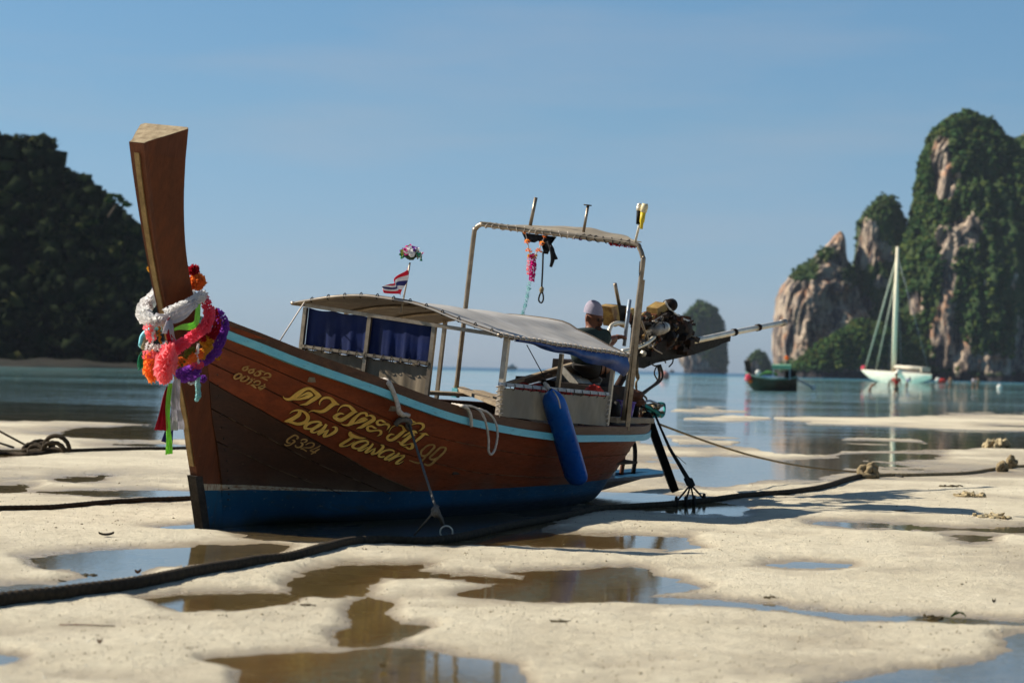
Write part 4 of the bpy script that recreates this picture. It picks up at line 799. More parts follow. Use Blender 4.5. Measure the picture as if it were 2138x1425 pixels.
G324 = [T(*H_, [[(780, 480, 60), (850, 400, 90), (800, 320, 60), (680, 290, 60), (500, 380, 70), (350, 500, 80), (300, 600, 80), (370, 670, 50), (480, 660, 30)], [(560, 530, 20), (650, 540, 60), (680, 600, 80), (560, 700, 60), (420, 780, 50), (260, 790, 60), (180, 720, 35)]]),
 T(*H_, [[(990, 550, 40), (1100, 490, 50), (1250, 500, 60), (1290, 560, 70), (1200, 630, 40), (1120, 645, 20)], [(960, 650, 30), (1070, 690, 70), (1070, 780, 80), (980, 860, 65), (850, 890, 50), (735, 850, 60), (735, 770, 50)]]), T(*H_, [[(1230, 760, 40), (1380, 680, 40), (1550, 660, 45), (1650, 730, 70), (1580, 850, 70), (1400, 910, 50), (1150, 900, 30), (960, 950, 15)], [(990, 950, 25), (1130, 990, 50), (1290, 1085, 50)]]),
 T(*H_, [[(1970, 790, 30), (1850, 870, 40), (1650, 960, 40), (1460, 1040, 50), (1600, 1100, 60), (1740, 1160, 45)], [(1930, 960, 40), (1750, 1060, 60), (1620, 1150, 60), (1490, 1230, 35)]])]
for glyphs, mt, ink in ((THAI, 'gold', 1), (N99 and [N99], 'gold2', 0), (LAT, 'gold', 1), (NUM1, 'gold2', 0), (G324, 'gold2', 0)):
    for gl in glyphs:
        if ink:
            mb = MB()
            for st in gl: stroke(mb, st, .0055, 1.2, 1.5, .5)
            mb.build('letter_shadow', M['ink'], boat)
        mb = MB()
        for st in gl: stroke(mb, st, .008, 0, 0, 0., 1.18)
        mb.build('painted_letter', M[mt], boat)
# old peeled paint marks further aft
mb = MB()
for k in range(14):
    x, y = 1140+rng.rand()*80, 930+rng.rand()*16; p = B(x, y, .80)
# ------------------------------------------------------------------ canopy, frames, curtains
RF = pc([-.97, -.85, -.59, -.21, .04, .28, .45, .68, .88], [1.497, 1.53, 1.588, 1.634, 1.626, 1.591, 1.553, 1.507, 1.466])
RR = pc([-.97, -.85, -.5, -.2, .05, .28, .37, .55, .69, .88], [1.40, 1.44, 1.52, 1.555, 1.565, 1.55, 1.508, 1.458, 1.411, 1.355])
def roofp(t, Y):                     # t 0 front .. 1 rear
    X = 2.28+2.27*t; q = min(max(t, 0), 1); z = RF(Y)*(1-q)+RR(Y)*q
    return np.array([X, Y, z-.012*math.sin(t*math.pi*3)**2*(abs(Y) < .7)+.003*math.sin(t*23+Y*9)])
YY = np.linspace(-.95, .88, 27); mb = MB(); mb.slab([[roofp(t, Y) for Y in YY] for t in np.linspace(-.02, 1.0, 30)], .006, (0, 0, 1)); mb.build('canopy_sheet', M['white_tarp'], boat)
mb = MB(); mb.slab([[roofp(t, Y)-[0, 0, .012] for Y in YY*.97] for t in np.linspace(0, .98, 30)], .004, (0, 0, 1)); mb.build('canopy_lining', M['under_tarp'], boat)
for t in (0., .33, .66, 1.):
    mb = MB(); mb.tube([roofp(t, Y)+[0, 0, -.028 if 0 < t < 1 else -.004] for Y in YY], .014, 8); mb.build('canopy_bow', M['pipe'], boat)
for Y in (-.95, .88):
    mb = MB(); mb.tube([roofp(t, Y)+[0, 0, -.006] for t in np.linspace(-.02, 1, 20)], .015, 8); crail = mb.build('canopy_rail', M['pipe'], boat)
for k in range(26):                   # lashings round the near canopy rail and front bow
    p = roofp(k/25, .88); mb = MB(); mb.tube([p+[0, math.cos(a)*.019, -.006+math.sin(a)*.019] for a in np.linspace(0, 6.28, 9)], .0045, 5, closed=True); sub(mb, 'lashing', M['rope_w'], crail)
for k in range(12):
    p = roofp(0, -.8+.145*k); mb = MB(); mb.tube([p+[math.cos(a)*.02, 0, math.sin(a)*.02] for a in np.linspace(0, 6.28, 9)], .004, 5, closed=True); mb.build('lashing', M['rope_d'], boat)
# front frame: straight bar, three bays
zt = lambda Y: 1.49-.012*(Y+.85); zm_ = lambda Y: 1.135+.0*(Y)
PXm = BX(885, 757, 2.3); PXn = BX(632, 722, 2.3)
def zbar(Y): return np.interp(Y, [PXn[1], PXm[1]], [PXn[2], PXm[2]])
mb = MB(); mb.beam((2.3, -.86, 1.492), (2.3, .86, 1.462), .028); mb.build('cross_bar', M['pipe'], boat, False)
mb = MB(); mb.beam((2.295, -.86, zbar(-.86)), (2.295, .29, zbar(.29)), .022); cbar = mb.build('cross_bar', M['pipe'], boat, False)
for Y, zb, nm in ((-.86, .80, 'pipe'), (-.28, .74, 'pipe'), (.29, .72, 'pipe')):
    mb = MB(); mb.beam((2.31 if Y > -.8 else 2.3, Y, zb), (2.31 if Y > -.8 else 2.3, Y, 1.475), .032); mb.build('post', M[nm], boat, False)
for a, b in ((-.845, -.30), (-.265, .27)):
    g = []; g2 = []
    for k, Y in enumerate(np.linspace(a, b, 26)):
        wv = lambda z: .014*math.sin(Y*38+z*2)+.008*math.sin(Y*91+z*5)
        g.append([np.array([2.325+wv(z)*(1.5-z)*2, Y, z-.012*abs(math.sin((Y-a)*14))*(z > 1.44)]) for z in np.linspace(zbar(Y)-.02, 1.475, 14)])
        g2.append([np.array([2.325+wv(z)*.25, Y, z-.014*abs(math.sin((Y-a)*22))*(z > zbar(Y)-.03)]) for z in np.linspace(.62, zbar(Y)-.012, 10)])
    mb = MB(); mb.slab(g, .004); mb.build('blue_curtain', M['blue_tarp'], boat)
    mb = MB(); mb.slab(g2, .004); mb.build('canvas_curtain', M['canvas2'], boat)
for k in range(15):
    Y = -.82+.078*k; mb = MB(); mb.tube([np.array([2.295+.02*math.cos(a), Y, zbar(Y)-.006+.026*math.sin(a)]) for a in np.linspace(0, 6.28, 9)], .003, 5, closed=True); sub(mb, 'curtain_ring', M['rope_d'], cbar)
# near side posts, side canvas, rolled blue side curtain
Pn = [(1050, 706, 1040, 870), (1170, 738, 1164, 814), (1287, 752, 1266, 890)]
for i, (x0, y0, x1, y1) in enumerate(Pn):
    a = B(x0, y0, .85); b = B(x1, y1, .85); a[0] = b[0]; mb = MB(); mb.beam(b, a, .04 if i == 0 else .03); mb.build('post', M['pipe_l'] if i != 1 else M['pipe'], boat, False)
for X in (3.3, 4.5):
    mb = MB(); mb.beam((X, -.84, .75), (X, -.84, 1.44), .03); mb.build('post', M['pipe'], boat, False)
ca, cb, cc_, cd = B(1043, 801, .865), B(1269, 822, .865), B(1263, 889, .865), B(1043, 869, .865)
mb = MB(); mb.beam(ca, cb, .026); srail = mb.build('side_rail', M['galv'], boat, False)
g = []
for i, t in enumerate(np.linspace(0, 1, 40)):
    top = ca+(cb-ca)*t-[0, 0, .018+.014*math.sin(t*math.pi)+.006*abs(math.sin(t*math.pi*9))]; bot = cd+(cc_-cd)*t; col_ = []
    for v in np.linspace(0, 1, 14):
        p = bot+(top-bot)*v; p = p+[0, .010*math.sin(t*30+v*2)*math.sin(v*3)+.012*math.sin((t*26-v*3))*(1-v)*(t > .55), 0]; col_.append(p)
    g.append(col_)
mb = MB(); mb.slab(g, .004); scan = mb.build('side_canvas', M['canvas'], boat)
for k in range(13):
    t = (k+.5)/13; p = ca+(cb-ca)*t; mb = MB(); mb.tube([p+[.012*math.cos(a)*.3, .02*math.cos(a), -.012+.028*math.sin(a)] for a in np.linspace(0, 6.28, 9)], .003, 5, closed=True); sub(mb, 'curtain_ring', M['rope_d'], srail)
for k in range(7):
    p = cd+(ca-cd)*(k+.5)/7; mb = MB(); mb.tube([p+[.024*math.cos(a), .026*math.sin(a), .01*math.sin(a)] for a in np.linspace(0, 6.28, 9)], .004, 5, closed=True); sub(mb, 'lashing', M['rope_w'], scan)
    p = cc_+(cb-cc_)*(k+.5)/7; mb = MB(); mb.tube([p+[.02*math.cos(a), .022*math.sin(a), .01*math.sin(a)] for a in np.linspace(0, 6.28, 9)], .004, 5, closed=True); mb.build('lashing', M['rope_w'], boat)
g = []
for t in np.linspace(0, 1, 44):
    p = roofp(.10+.89*t, .87); hh = .02+.030*math.sin(min(t*1.6, 1)*1.57)+.115*t**2.2; row = []
    for v in np.linspace(0, 1, 9):
        row.append(p+[0, .012+.03*math.sin(v*3.1)+.012*math.sin(t*31+v*4)*v, -.014-hh*v+.008*math.sin(t*17)*v])
    g.append(row)
mb = MB(); mb.slab(g, .006); mb.build('rolled_side_curtain', M['blue_tarp2'], boat)
# tall hoop aft
Xh = 4.73
def hp(x, y): return BX(x, y, Xh)
hl = [(Xh, .825, .80), (Xh, .83, 1.55), (Xh, .835, 2.10), (Xh, .825, 2.17), (Xh, .79, 2.235), (Xh, .73, 2.266), (Xh, .3, 2.276), (Xh, -.3, 2.282), (Xh, -.68, 2.290), (Xh, -.735, 2.282), (Xh, -.77, 2.25), (Xh, -.785, 2.18), (Xh, -.785, 1.5), (Xh, -.785, .82)]
mb = MB(); mb.tube(cr(hl, 5), .021, 10); mb.build('hoop', M['pipe'], boat)
mb = MB(); mb.beam((Xh+.02, .86, .72), (Xh+.01, .845, 1.98), .05, .035); mb.build('hoop_leg_bar', M['pipe'], boat, False)
mb = MB(); mb.beam((Xh, -.785, .78), (Xh, -.785, .86), .055); mb.build('leg_wrap', M['cyan'], boat, False)
g = []
for v in np.linspace(0, 1, 30):
    Y = -.72+1.42*v; row = []
    for q in np.linspace(0, 1, 9):
        lift = .055*q*math.sin(min(1, v*3)*1.57)*(1-.75*sstep(.62, 1., v))
        row.append(np.array([Xh-.03+(.75-.5*sstep(.7, 1, v))*q, Y, 2.300-.030*v+.012+lift*(1 if v > .03 else .3)+.02*math.exp(-((v-.46)/.1)**2)*q+.003*math.sin(v*30+q*5)]))
    g.append(row)
mb = MB(); mb.slab(g, .008, (0, 0, 1)); awn = mb.build('hoop_awning', M['canvas'], boat)
for k in range(20):
    Y = -.66+.07*k; z = 2.288-.018*k/19; mb = MB(); mb.tube([np.array([Xh+.027*math.cos(a), Y+.02*math.sin(a+k), z+.027*math.sin(a)]) for a in np.linspace(0, 6.28, 9)], .004, 5, closed=True); sub(mb, 'lashing', M['rope_w' if k < 13 else 'rope_d'], awn)
def hoopstick(x0, y0, x1, y1, r, m, nm='upright_stick', X=Xh+.3):
    a = BX(x0, y0, X); b = BX(x1, y1, X); mb = MB(); mb.cyl(b, a, r, 8); return mb.build(nm, M[m], boat)
hoopstick(1119, 412, 1106, 476, .016, 'pipe'); s_ = hoopstick(1228, 428, 1217, 492, .013, 'pipe')
mb = MB(); p = BX(1227, 428, Xh+.3); mb.cyl(p+[0, 0, -.006], p+[0, 0, .004], .035, 12); mb.build('stick_plate', M['shoe'], boat)
mb = MB(); mb.cyl(BX(1326, 506, Xh), BX(1340, 448, Xh), .011, 8); mb.build('lamp_rod', M['silver'], boat)
mb = MB(); a = BX(1333, 468, Xh); b = BX(1334, 440, Xh); mb.cyl(a, b, .02, 10); mb.build('stern_lamp', M['black'], boat, label='small black and silver lamp on the rod')
mb = MB(); mb.cyl(BX(1334, 440, Xh), BX(1335, 430, Xh), .024, 10); mb.ball(BX(1335, 429, Xh), .022, 10, 6); mb.build('lamp_head', M['silver'], boat)
t_ = thing('flashlight', 'yellow flashlight strapped upright to the rod above the hoop', 'flashlight', BX(1340, 478, Xh-.03), 'boat')
mb = MB(); mb.tube([BX(1339, 478, Xh-.03), BX(1340, 466, Xh-.03), BX(1340.5, 462, Xh-.03), BX(1343, 443, Xh-.03)], [.012, .014, .021, .022], 12); mb.build('barrel', MAT('yellow_plastic', (.75, .55, .03), None, 10, .4), t_)
mb = MB(); mb.tube([BX(1343, 443, Xh-.03), BX(1346, 432, Xh-.03), BX(1347, 425, Xh-.03)], [.026, .03, .024], 12); mb.build('lens_cap', MAT('pale_plastic', (.8, .68, .4), None, 10, .3), t_)
mb = MB(); mb.tube([np.array(B2W([0, 0, 0]))*0+BX(1336, 545, Xh-.03), BX(1335, 560, Xh-.03), BX(1333, 700, Xh+.1), BX(1330, 770, Xh+.1)], .004, 5); mb.build('stay_line', M['rope_d'], boat)
# canopy stay lines
mb = MB(); mb.tube([roofp(0, -.86), B(585, 710, -.35)], .006, 5); mb.build('stay_line', M['rope_w'], boat)
mb = MB(); mb.tube([B(1100, 720, .84), B(1130, 775, .84), B(1150, 815, .84)], .004, 5); mb.build('stay_line', M['rope_d'], boat)

# ------------------------------------------------------------------ things on the boat
# engine with its long propeller shaft
eng = thing('longtail_engine', 'greasy old engine with long silver shaft swung up over the stern', 'engine', B(1330, 790, 0), 'boat')
def eb(x, y, Y=0.): return B(x, y, Y)
XE0 = 6.15
def E_(x, y, Y=0.):                   # engine block lies along the boat: fix the plane Y and read X, Z off the picture
    return B(x, y, Y)
mb = MB(); a, b = eb(1318, 748, 0), eb(1520, 706, 0); mb.beam(a, b, .09, .09, (0, 1, 0), .6); mb.build('carrier_beam', M['black'], eng, False)
mb = MB(); mb.tube([eb(1342, 738, .06), eb(1400, 722, .06), eb(1540, 692, .06), eb(1637, 673, .06)], .029, 12); mb.build('shaft_tube', M['silver'], eng)
for x, y in ((1372, 727), (1398, 721), (1530, 694), (1580, 684)):
    mb = MB(); p = eb(x, y, .06); q = eb(x+5, y-1, .06); mb.cyl(p, q, .037, 12); mb.build('shaft_clamp', M['grease'], eng)
mb = MB(); mb.cyl(eb(1632, 674, .06), eb(1638, 672.6, .06), .037, 14); mb.build('shaft_end', M['alu'], eng)
mb = MB(); mb.cyl(eb(1420, 728, .0), eb(1518, 706, .0), .02, 10); mb.build('support_bar', M['pipe'], eng)
mb = MB(); mb.cyl(eb(1512, 708, 0), eb(1520, 706, 0), .03, 10); mb.build('support_cap', M['black'], eng)
# fin / bracket plate hanging under the beam
mb = MB(); P = [eb(1308, 748), eb(1318, 762), eb(1338, 768), (eb(1362, 757)), eb(1440, 740), eb(1490, 723), eb(1515, 710), eb(1345, 742)]
V = [p+[0, .03, 0] for p in P]+[p-[0, .03, 0] for p in P]; n = len(P); mb.add(V, [tuple(range(n)), tuple(range(2*n-1, n-1, -1))]+[(i, i+n, (i+1) % n+n, (i+1) % n) for i in range(n)]); mb.build('bracket_plate', M['black'], eng, False)
def ebox(x0, y0, x1, y1, Y0, Y1, m, nm, tilt=-.19, lab=None):
    c = eb((x0+x1)/2, (y0+y1)/2, (Y0+Y1)/2); lx = max(.07, ((x1-x0)/215.-.89*(Y1-Y0))/.46); hgt_ = max(.03, abs(y1-y0)/225.-.035)
    ax = np.array([[math.cos(tilt), 0, -math.sin(tilt)], [0, 1, 0], [math.sin(tilt), 0, math.cos(tilt)]])
    mb = MB(); mb.box(c, (lx, Y1-Y0, hgt_), ax, .94); return mb.build(nm, M[m], eng, False, lab)
ebox(1316, 662, 1400, 724, -.08, .12, 'grease', 'crankcase'); ebox(1336, 646, 1396, 672, -.06, .10, 'rust', 'cylinder_head')
ebox(1349, 632, 1393, 656, -.02, .10, 'yellow_old', 'valve_cover', -.3); ebox(1301, 640, 1324, 674, .06, .13, 'yellow_old', 'fuel_tank')
ebox(1306, 650, 1318, 676, .12, .16, 'rust', 'tank_bracket'); ebox(1320, 704, 1410, 736, -.06, .14, 'grease', 'oil_sump')
mb = MB(); p = B(1288, 656, .12); P = [B(1276, 641, .12), B(1290, 637, .12), B(1296, 678, .12), B(1285, 682, .12)]
V = P+[q+[.0, -.12, 0] for q in P]; mb.add(V, [(0, 1, 2, 3), (7, 6, 5, 4), (0, 4, 5, 1), (1, 5, 6, 2), (2, 6, 7, 3), (3, 7, 4, 0)]); mb.build('battery_box', M['yellow_old'], eng, False)
mb = MB(); P = [B(1290.5, 637, .118), B(1308, 638, .118), B(1303, 673, .118), B(1296.5, 676, .118)]; V = P+[q+[0, -.11, 0] for q in P]; mb.add(V, [(0, 1, 2, 3), (7, 6, 5, 4), (0, 4, 5, 1), (1, 5, 6, 2), (2, 6, 7, 3), (3, 7, 4, 0)]); mb.build('box_side', M['black'], eng, False)
mb = MB(); mb.tube(cr([eb(1288, 672, .14), eb(1298, 678, .14), eb(1308, 681, .14)], 5), .02, 8); mb.build('box_strap', M['yellow_old'], eng)
mb = MB(); mb.cyl(eb(1362, 690, .18), eb(1384, 684, .18), .058, 18); alt = mb.build('alternator', M['alu'], eng)
mb = MB(); mb.cyl(eb(1384, 684, .18), eb(1389, 683, .18), .05, 16); sub(mb, 'alternator_pulley', M['silver'], alt)
mb = MB(); mb.tube([eb(1398, 632, .05), eb(1402, 640, .05), eb(1402, 641, .05)], [.02, .06, .02], 14); mb.cyl(eb(1394, 638, .05), eb(1403, 636, .05), .06, 18); mb.build('flywheel', M['grease'], eng)
mb = MB(); mb.cyl(eb(1386, 707, .1), eb(1396, 705, .1), .085, 18); mb.build('pulley', M['grease'], eng)
mb = MB(); mb.tube(cr([eb(1300, 733, .22), eb(1325, 727, .22), eb(1350, 716, .22), eb(1366, 703, .2)], 6), .019, 10); mb.build('exhaust_pipe', M['silver'], eng)
mb = MB(); mb.tube(cr([eb(1337, 665, .2), eb(1346, 690, .22), eb(1352, 708, .22), eb(1344, 724, .2)], 6), .011, 8); mb.build('fuel_pipe', M['pipe'], eng)
mb = MB(); mb.tube(cr([eb(1389, 629, .1), eb(1396, 642, .12), eb(1412, 656, .12), eb(1430, 667, .12), eb(1446, 672, .12)], 6), .009, 8); mb.build('white_hose', M['whitep'], eng)
mb = MB(); mb.tube(cr([eb(1271, 706, .2), eb(1272, 690, .2), eb(1278, 678, .2), eb(1290, 674, .2), eb(1304, 675, .15)], 6), .018, 10); mb.build('tiller_handle', M['silver'], eng)
mb = MB(); mb.cyl(eb(1294, 642, .05), eb(1284, 592, .05), .017, 8); mb.build('upright_stick', M['pipe'], eng)
mb = MB(); mb.cyl(eb(1303, 722, .3), eb(1315, 625, .3), .017, 10); mb.build('blue_grey_pipe', M['galv'], eng)
for k in range(130):                   # bolts, caps, brackets, injectors, all over the block
    x = rng.uniform(1318, 1425); y = rng.uniform(652, 732)-(x-1370)*.12; p = eb(x, y, .10+rng.rand()*.08); mb = MB(); r = rng.uniform(.008, .024)
    d = nrm(rng.randn(3)*[.5, 1, .5]); 
    if rng.rand() < .6: mb.cyl(p-d*r*1.5, p+d*r*1.5, r, 8)
    else: mb.box(p, (r*2.5, r*1.6, r*2), np.array([nrm(np.cross(d, (0, 0, 1))), d, nrm(np.cross(d, np.cross(d, (0, 0, 1))))]))
    mb.build('engine_fitting', M[['grease', 'grease', 'rust', 'alu', 'grease', 'grease', 'shoe', 'black', 'grease', 'yellow_old', 'rust'][rng.randint(11)]], eng, False)
for k in range(9):
    x = rng.uniform(1330, 1420); y = rng.uniform(660, 715); mb = MB(); P = [eb(x, y, .2), eb(x+rng.uniform(-14, 14), y+rng.uniform(4, 12), .24), eb(x+rng.uniform(-22, 22), y+rng.uniform(12, 26), .2)]
    mb.tube(cr(P, 6), .006, 6); mb.build('hose', M['hose' if k % 3 else 'pipe'], eng)
for k in range(14):                   # fins hanging ragged at the rear of the block
    x = 1418+rng.uniform(0, 20); y = 665+k*5.2; p = eb(x, y, rng.uniform(-.1, .16)); mb = MB(); mb.box(p, (rng.uniform(.05, .11), rng.uniform(.08, .2), rng.uniform(.02, .06)), np.array([nrm([1, 0, rng.uniform(-.4, .4)]), [0, 1, 0], nrm([rng.uniform(-.4, .4), 0, 1])])); mb.build('rear_fitting', M['grease'], eng, False)
for k in range(70):                   # the ragged rear: brackets, fins and caps packed round the gearbox
    x = rng.uniform(1392, 1436); y = rng.uniform(648+(x-1392)*.5, 730-(x-1392)*.15); p = eb(x, y, rng.uniform(-.06, .14)); mb = MB(); r = rng.uniform(.018, .045)
    if k % 3: mb.ball(p, (r*1.3, r, r), 8, 6, jit=.4)
    else: q = nrm(rng.randn(3)); mb.cyl(p-q*r, p+q*r, r*.9, 9)
    mb.build('rear_fitting', M['grease' if k % 7 else 'rust'], eng, False)
mb = MB(); mb.tube([eb(1392, 690, .02), eb(1408, 687, .02), eb(1424, 688, .02), eb(1434, 700, .02)], [.13, .15, .11, .05], 14); mb.build('gearbox', M['grease'], eng)
for pts in ([(1378, 762), (1383, 780), (1378, 795), (1355, 812), (1332, 832)], [(1374, 764), (1377, 782), (1371, 798), (1350, 814), (1330, 828)], [(1372, 762), (1366, 778), (1372, 792)], [(1356, 755), (1366, 763), (1376, 762)], [(1406, 745), (1404, 757), (1397, 765)], [(1387, 750), (1390, 757)]):
    mb = MB(); mb.tube(cr([eb(x, y, .05) for x, y in pts], 6), .013 if len(pts) > 4 else .007, 8); mb.build('cable', M['hose'], eng)
mb = MB(); mb.cyl(eb(1316, 760, 0), (6.02, 0, .70), .035, 10); mb.build('pivot_pin', M['grease'], eng)
mb = MB(); mb.tube([hp(1338, 575), eb(1335, 640, .3), eb(1332, 700, .3), eb(1330, 742, .3)], .005, 5); mb.build('hanging_string', M['rope_w'], eng)
mb = MB(); mb.tube(cr([eb(1330, 742, .3), eb(1329, 775, .3), eb(1332, 790, .3), eb(1328, 800, .3), eb(1330, 826, .3)], 5), [.006, .02, .022, .008, .014, .006], 6); mb.build('hanging_knot', M['rope_s'], eng)

# thai flag on its pole, with a small bouquet
def RP(x, y, Y): return B(x, y, Y)
t = thing('flag', 'striped red, white and blue flag furled against its thin pole on the canopy', 'flag', B(838, 651, -.1), 'boat')
mb = MB(); mb.tube([B(837, 652, -.1), B(848, 595, -.1), B(856, 548, -.1)], .008, 6); mb.build('pole', M['pipe_l'], t)
top = [(850, 557), (846, 585), (842, 611)]
def flagp(u, v):                      # u along hoist 0..1, v along fly 0..1
    h = np.array([850, 558])*(1-u)+np.array([842, 612])*u; tip = np.array([812, 590])*(1-u)+np.array([794, 612])*u
    q = h*(1-v)+tip*v; q = q+np.array([0, 5*math.sin(v*2.2+u*2)]); p = B(q[0], q[1], -.1); return p+[0, .025*math.sin(v*9+u*5), .008*math.sin(v*7)]
bands = [(0, .22, 'flag_red', (.75, .03, .07)), (.22, .42, 'flag_white', (.85, .83, .84)), (.42, .62, 'flag_blue', (.06, .06, .22)), (.62, .78, 'flag_white', None), (.78, 1, 'flag_red', None)]
fm = {n: cloth(n, c, trans=.3) for _, _, n, c in bands if c}
for a, b, n, c in bands:
    mb = MB(); mb.slab([[flagp(u, v) for v in np.linspace(0, 1, 16)] for u in np.linspace(a, b, 4)], .002); mb.build('flag_band', fm[n], t)
bq = thing('bouquet', 'small round bunch of pink and white flowers atop the flag pole', 'bouquet', B(857, 548, -.1), 'boat')
def ruffle(mb, path, r, sp=.011, n=12, seed=0, thick=.45, jit=.25, tilt=.22):
    P = cr(path, 10); L = np.r_[0, np.cumsum(np.linalg.norm(np.diff(P, axis=0), axis=1))]; N = max(2, int(L[-1]/sp)); rs = np.random.RandomState(seed)
    for s in np.linspace(0, L[-1], N):
        c = np.array([np.interp(s, L, P[:, k]) for k in range(3)]); c2 = np.array([np.interp(min(s+.01, L[-1]), L, P[:, k]) for k in range(3)]); c1 = np.array([np.interp(max(s-.01, 0), L, P[:, k]) for k in range(3)])
        tn = nrm(nrm(c2-c1)+rs.randn(3)*tilt); u = nrm(np.cross(tn, rs.randn(3))); v = np.cross(tn, u); rr = (float(r) if np.ndim(r) == 0 else float(np.interp(s/L[-1], np.linspace(0, 1, len(r)), r)))*(1+.12*rs.randn())
        V = [c]; 
        for k in range(n):
            a = 2*math.pi*k/n; V.append(c+(u*math.cos(a)+v*math.sin(a))*rr*(.58+.15*rs.rand())+tn*rr*thick*.4*(1 if k % 2 else -1))
        for k in range(n):
            a = 2*math.pi*(k+.3*rs.rand())/n; V.append(c+(u*math.cos(a)+v*math.sin(a))*rr*(1-jit/2+jit*rs.rand())+tn*rr*thick*(.8 if k % 2 else -.8)*(.6+.6*rs.rand()))
        mb.add(V, [(0, 1+k, 1+(k+1) % n) for k in range(n)]+[(1+k, 1+n+k, 1+n+(k+1) % n, 1+(k+1) % n) for k in range(n)])
for k in range(26):
    a = rng.rand()*6.28; e = rng.uniform(-.4, 1.4); d = np.array([math.cos(a)*math.cos(e), math.sin(a)*math.cos(e), math.sin(e)*.7]); c = B(858, 531, -.1)+d*.075
    mb = MB(); ruffle(mb, [c-d*.012, c+d*.012], .024, .008, 7, k); mb.build('blossom', M[['g_magenta', 'g_white', 'g_green', 'g_white', 'g_purple', 'tuft'][k % 6]], bq, False)
mb = MB(); mb.ball(B(858, 533, -.1), (.05, .05, .035), 10, 7, jit=.3); mb.build('greenery', MAT('dark_greenery', (.02, .05, .02), None, 20), bq, False)

# garlands on the hoop
def hgar(name, label, pts, r, m, seed, sp=.012, X=Xh-.03):
    t = [hp(x, y) for x, y in pts]; mb = MB(); ruffle(mb, t, r, sp, 10, seed); return solo(mb, name, M[m], label, 'garland', t[-1], 'boat', smooth=False, group='plastic garlands hung from the hoop')
hgar('garland', 'thick magenta garland hanging from the hoop above the canopy', [(1112, 532), (1113, 555), (1110, 585)], .028, 'g_magenta', 1)
hgar('garland', 'pale teal garland tail hanging lowest, touching the canopy roof', [(1106, 588), (1102, 610), (1098, 632), (1091, 655)], .016, 'g_teal', 2)
hgar('garland', 'thin pink and green garland beside the thick magenta one', [(1104, 538), (1103, 555), (1103, 572)], .016, 'g_salmon', 3)
for nm, pts in (('left orange garland strand just below the hoop bar', [(1096, 484), (1101, 502), (1104, 520), (1107, 532)]), ('right orange garland strand slanting from the hoop bar', [(1137, 492), (1132, 506), (1125, 520), (1116, 534)])):
    t = thing('garland', nm, 'garland', hp(*pts[-1]), 'boat', 'plastic garlands hung from the hoop')
    mb = MB(); mb.tube(cr([hp(*p) for p in pts], 5), .005, 5); mb.build('string', M['rope_w'], t)
    for k, p in enumerate(pts): mb = MB(); c = hp(*p); ruffle(mb, [c, c-[0, 0, .016]], .026, .008, 9, k+7); mb.build('blossom', M['g_orange' if k != 3 else 'g_yellow'], t, False)
for nm, pts, m in (('purple garland tucked under the awning edge', [(1178, 491), (1195, 494), (1215, 498)], 'g_purple'), ('red garland tied under the awning at its near end', [(1272, 508), (1290, 511), (1326, 515)], 'g_red')):
    t = [hp(x, y) for x, y in pts]; mb = MB(); ruffle(mb, t, .016, .012, 8, 5); solo(mb, 'garland', M[m], nm, 'garland', t[0], 'boat', smooth=False, group='plastic garlands hung from the hoop')
mb = MB(); P = [hp(1094, 486), hp(1158, 494), hp(1148, 508), hp(1140, 530), hp(1134, 508), hp(1124, 500), hp(1112, 506), hp(1102, 504)]
V = [p+[0, .02, 0] for p in P]+[p-[0, .02, 0] for p in P]; n = len(P); mb.add(V, [tuple(range(n)), tuple(range(2*n-1, n-1, -1))]+[(i, i+n, (i+1) % n+n, (i+1) % n) for i in range(n)])
mb.tube(cr([hp(1144, 504), hp(1152, 520), hp(1154, 540), hp(1150, 557)], 5), [.02, .035, .03, .02], 8, flat=.5); mb.tube(cr([hp(1153, 518), hp(1158, 530), hp(1162, 541)], 4), [.012, .008, .014], 6)
solo(mb, 'black_cloth', M['blackcloth'], 'black cloth bag knotted to the hoop bar with its tail dangling', 'cloth', hp(1150, 557), 'boat')
t = thing('rope_loop', 'dark cord with a knotted loop dangling from the black cloth', 'rope', hp(1130, 632), 'boat')
mb = MB(); mb.tube([hp(1134, 525), hp(1133, 560), hp(1131, 600)], .0075, 6); mb.tube(cr([hp(1131, 606), hp(1126, 618), hp(1125, 627), hp(1130, 632), hp(1134, 626), hp(1134, 616), hp(1131, 606)], 5), .007, 6); mb.build('cord', M['rope_d'], t)
mb = MB(); mb.ball(hp(1131, 605), (.02, .02, .03), 8, 6, jit=.3); mb.build('knot', M['rope_s'], t)

# bow garlands
Yn = .26
def BG(x, y, Y): return B(x, y, Y)
def bgar(label, pts, r, m, seed, sp=.021, name='flower_garland', thick=.5):
    t = [BG(*p) for p in pts]; mb = MB(); ruffle(mb, t, np.array(r)*1.1, sp, 18, seed, thick*1.05, .3, .10); lo = min(t, key=lambda p: p[2])
    return solo(mb, name, M[m], label, 'garland', lo, 'boat', smooth=False, group='flower garlands tied round the prow')
bgar('white flower garland looped highest round the prow', [(402, 612, -.2), (345, 606, -.26), (318, 622, -.24), (303, 640, -.18), (301, 657, -.05), (316, 670, .08), (340, 666, .16), (358, 650, .2), (380, 640, .22), (400, 630, .24), (424, 616, .2)], [.03, .03, .035, .043, .04, .033, .03, .036], 'g_white', 11)
bgar('white flower cluster hanging at the left front of the prow', [(322, 672, .1), (330, 676, .12), (338, 672, .13)], .045, 'g_white', 12)
bgar('upper pink garland draped from the right of the prow', [(425, 624, .2), (434, 640, .24), (437, 660, .27), (428, 682, .28), (410, 697, .29), (392, 710, .29), (370, 724, .28), (345, 734, .26)], [.03, .034, .036, .034, .032, .036, .04], 'g_pink', 13)
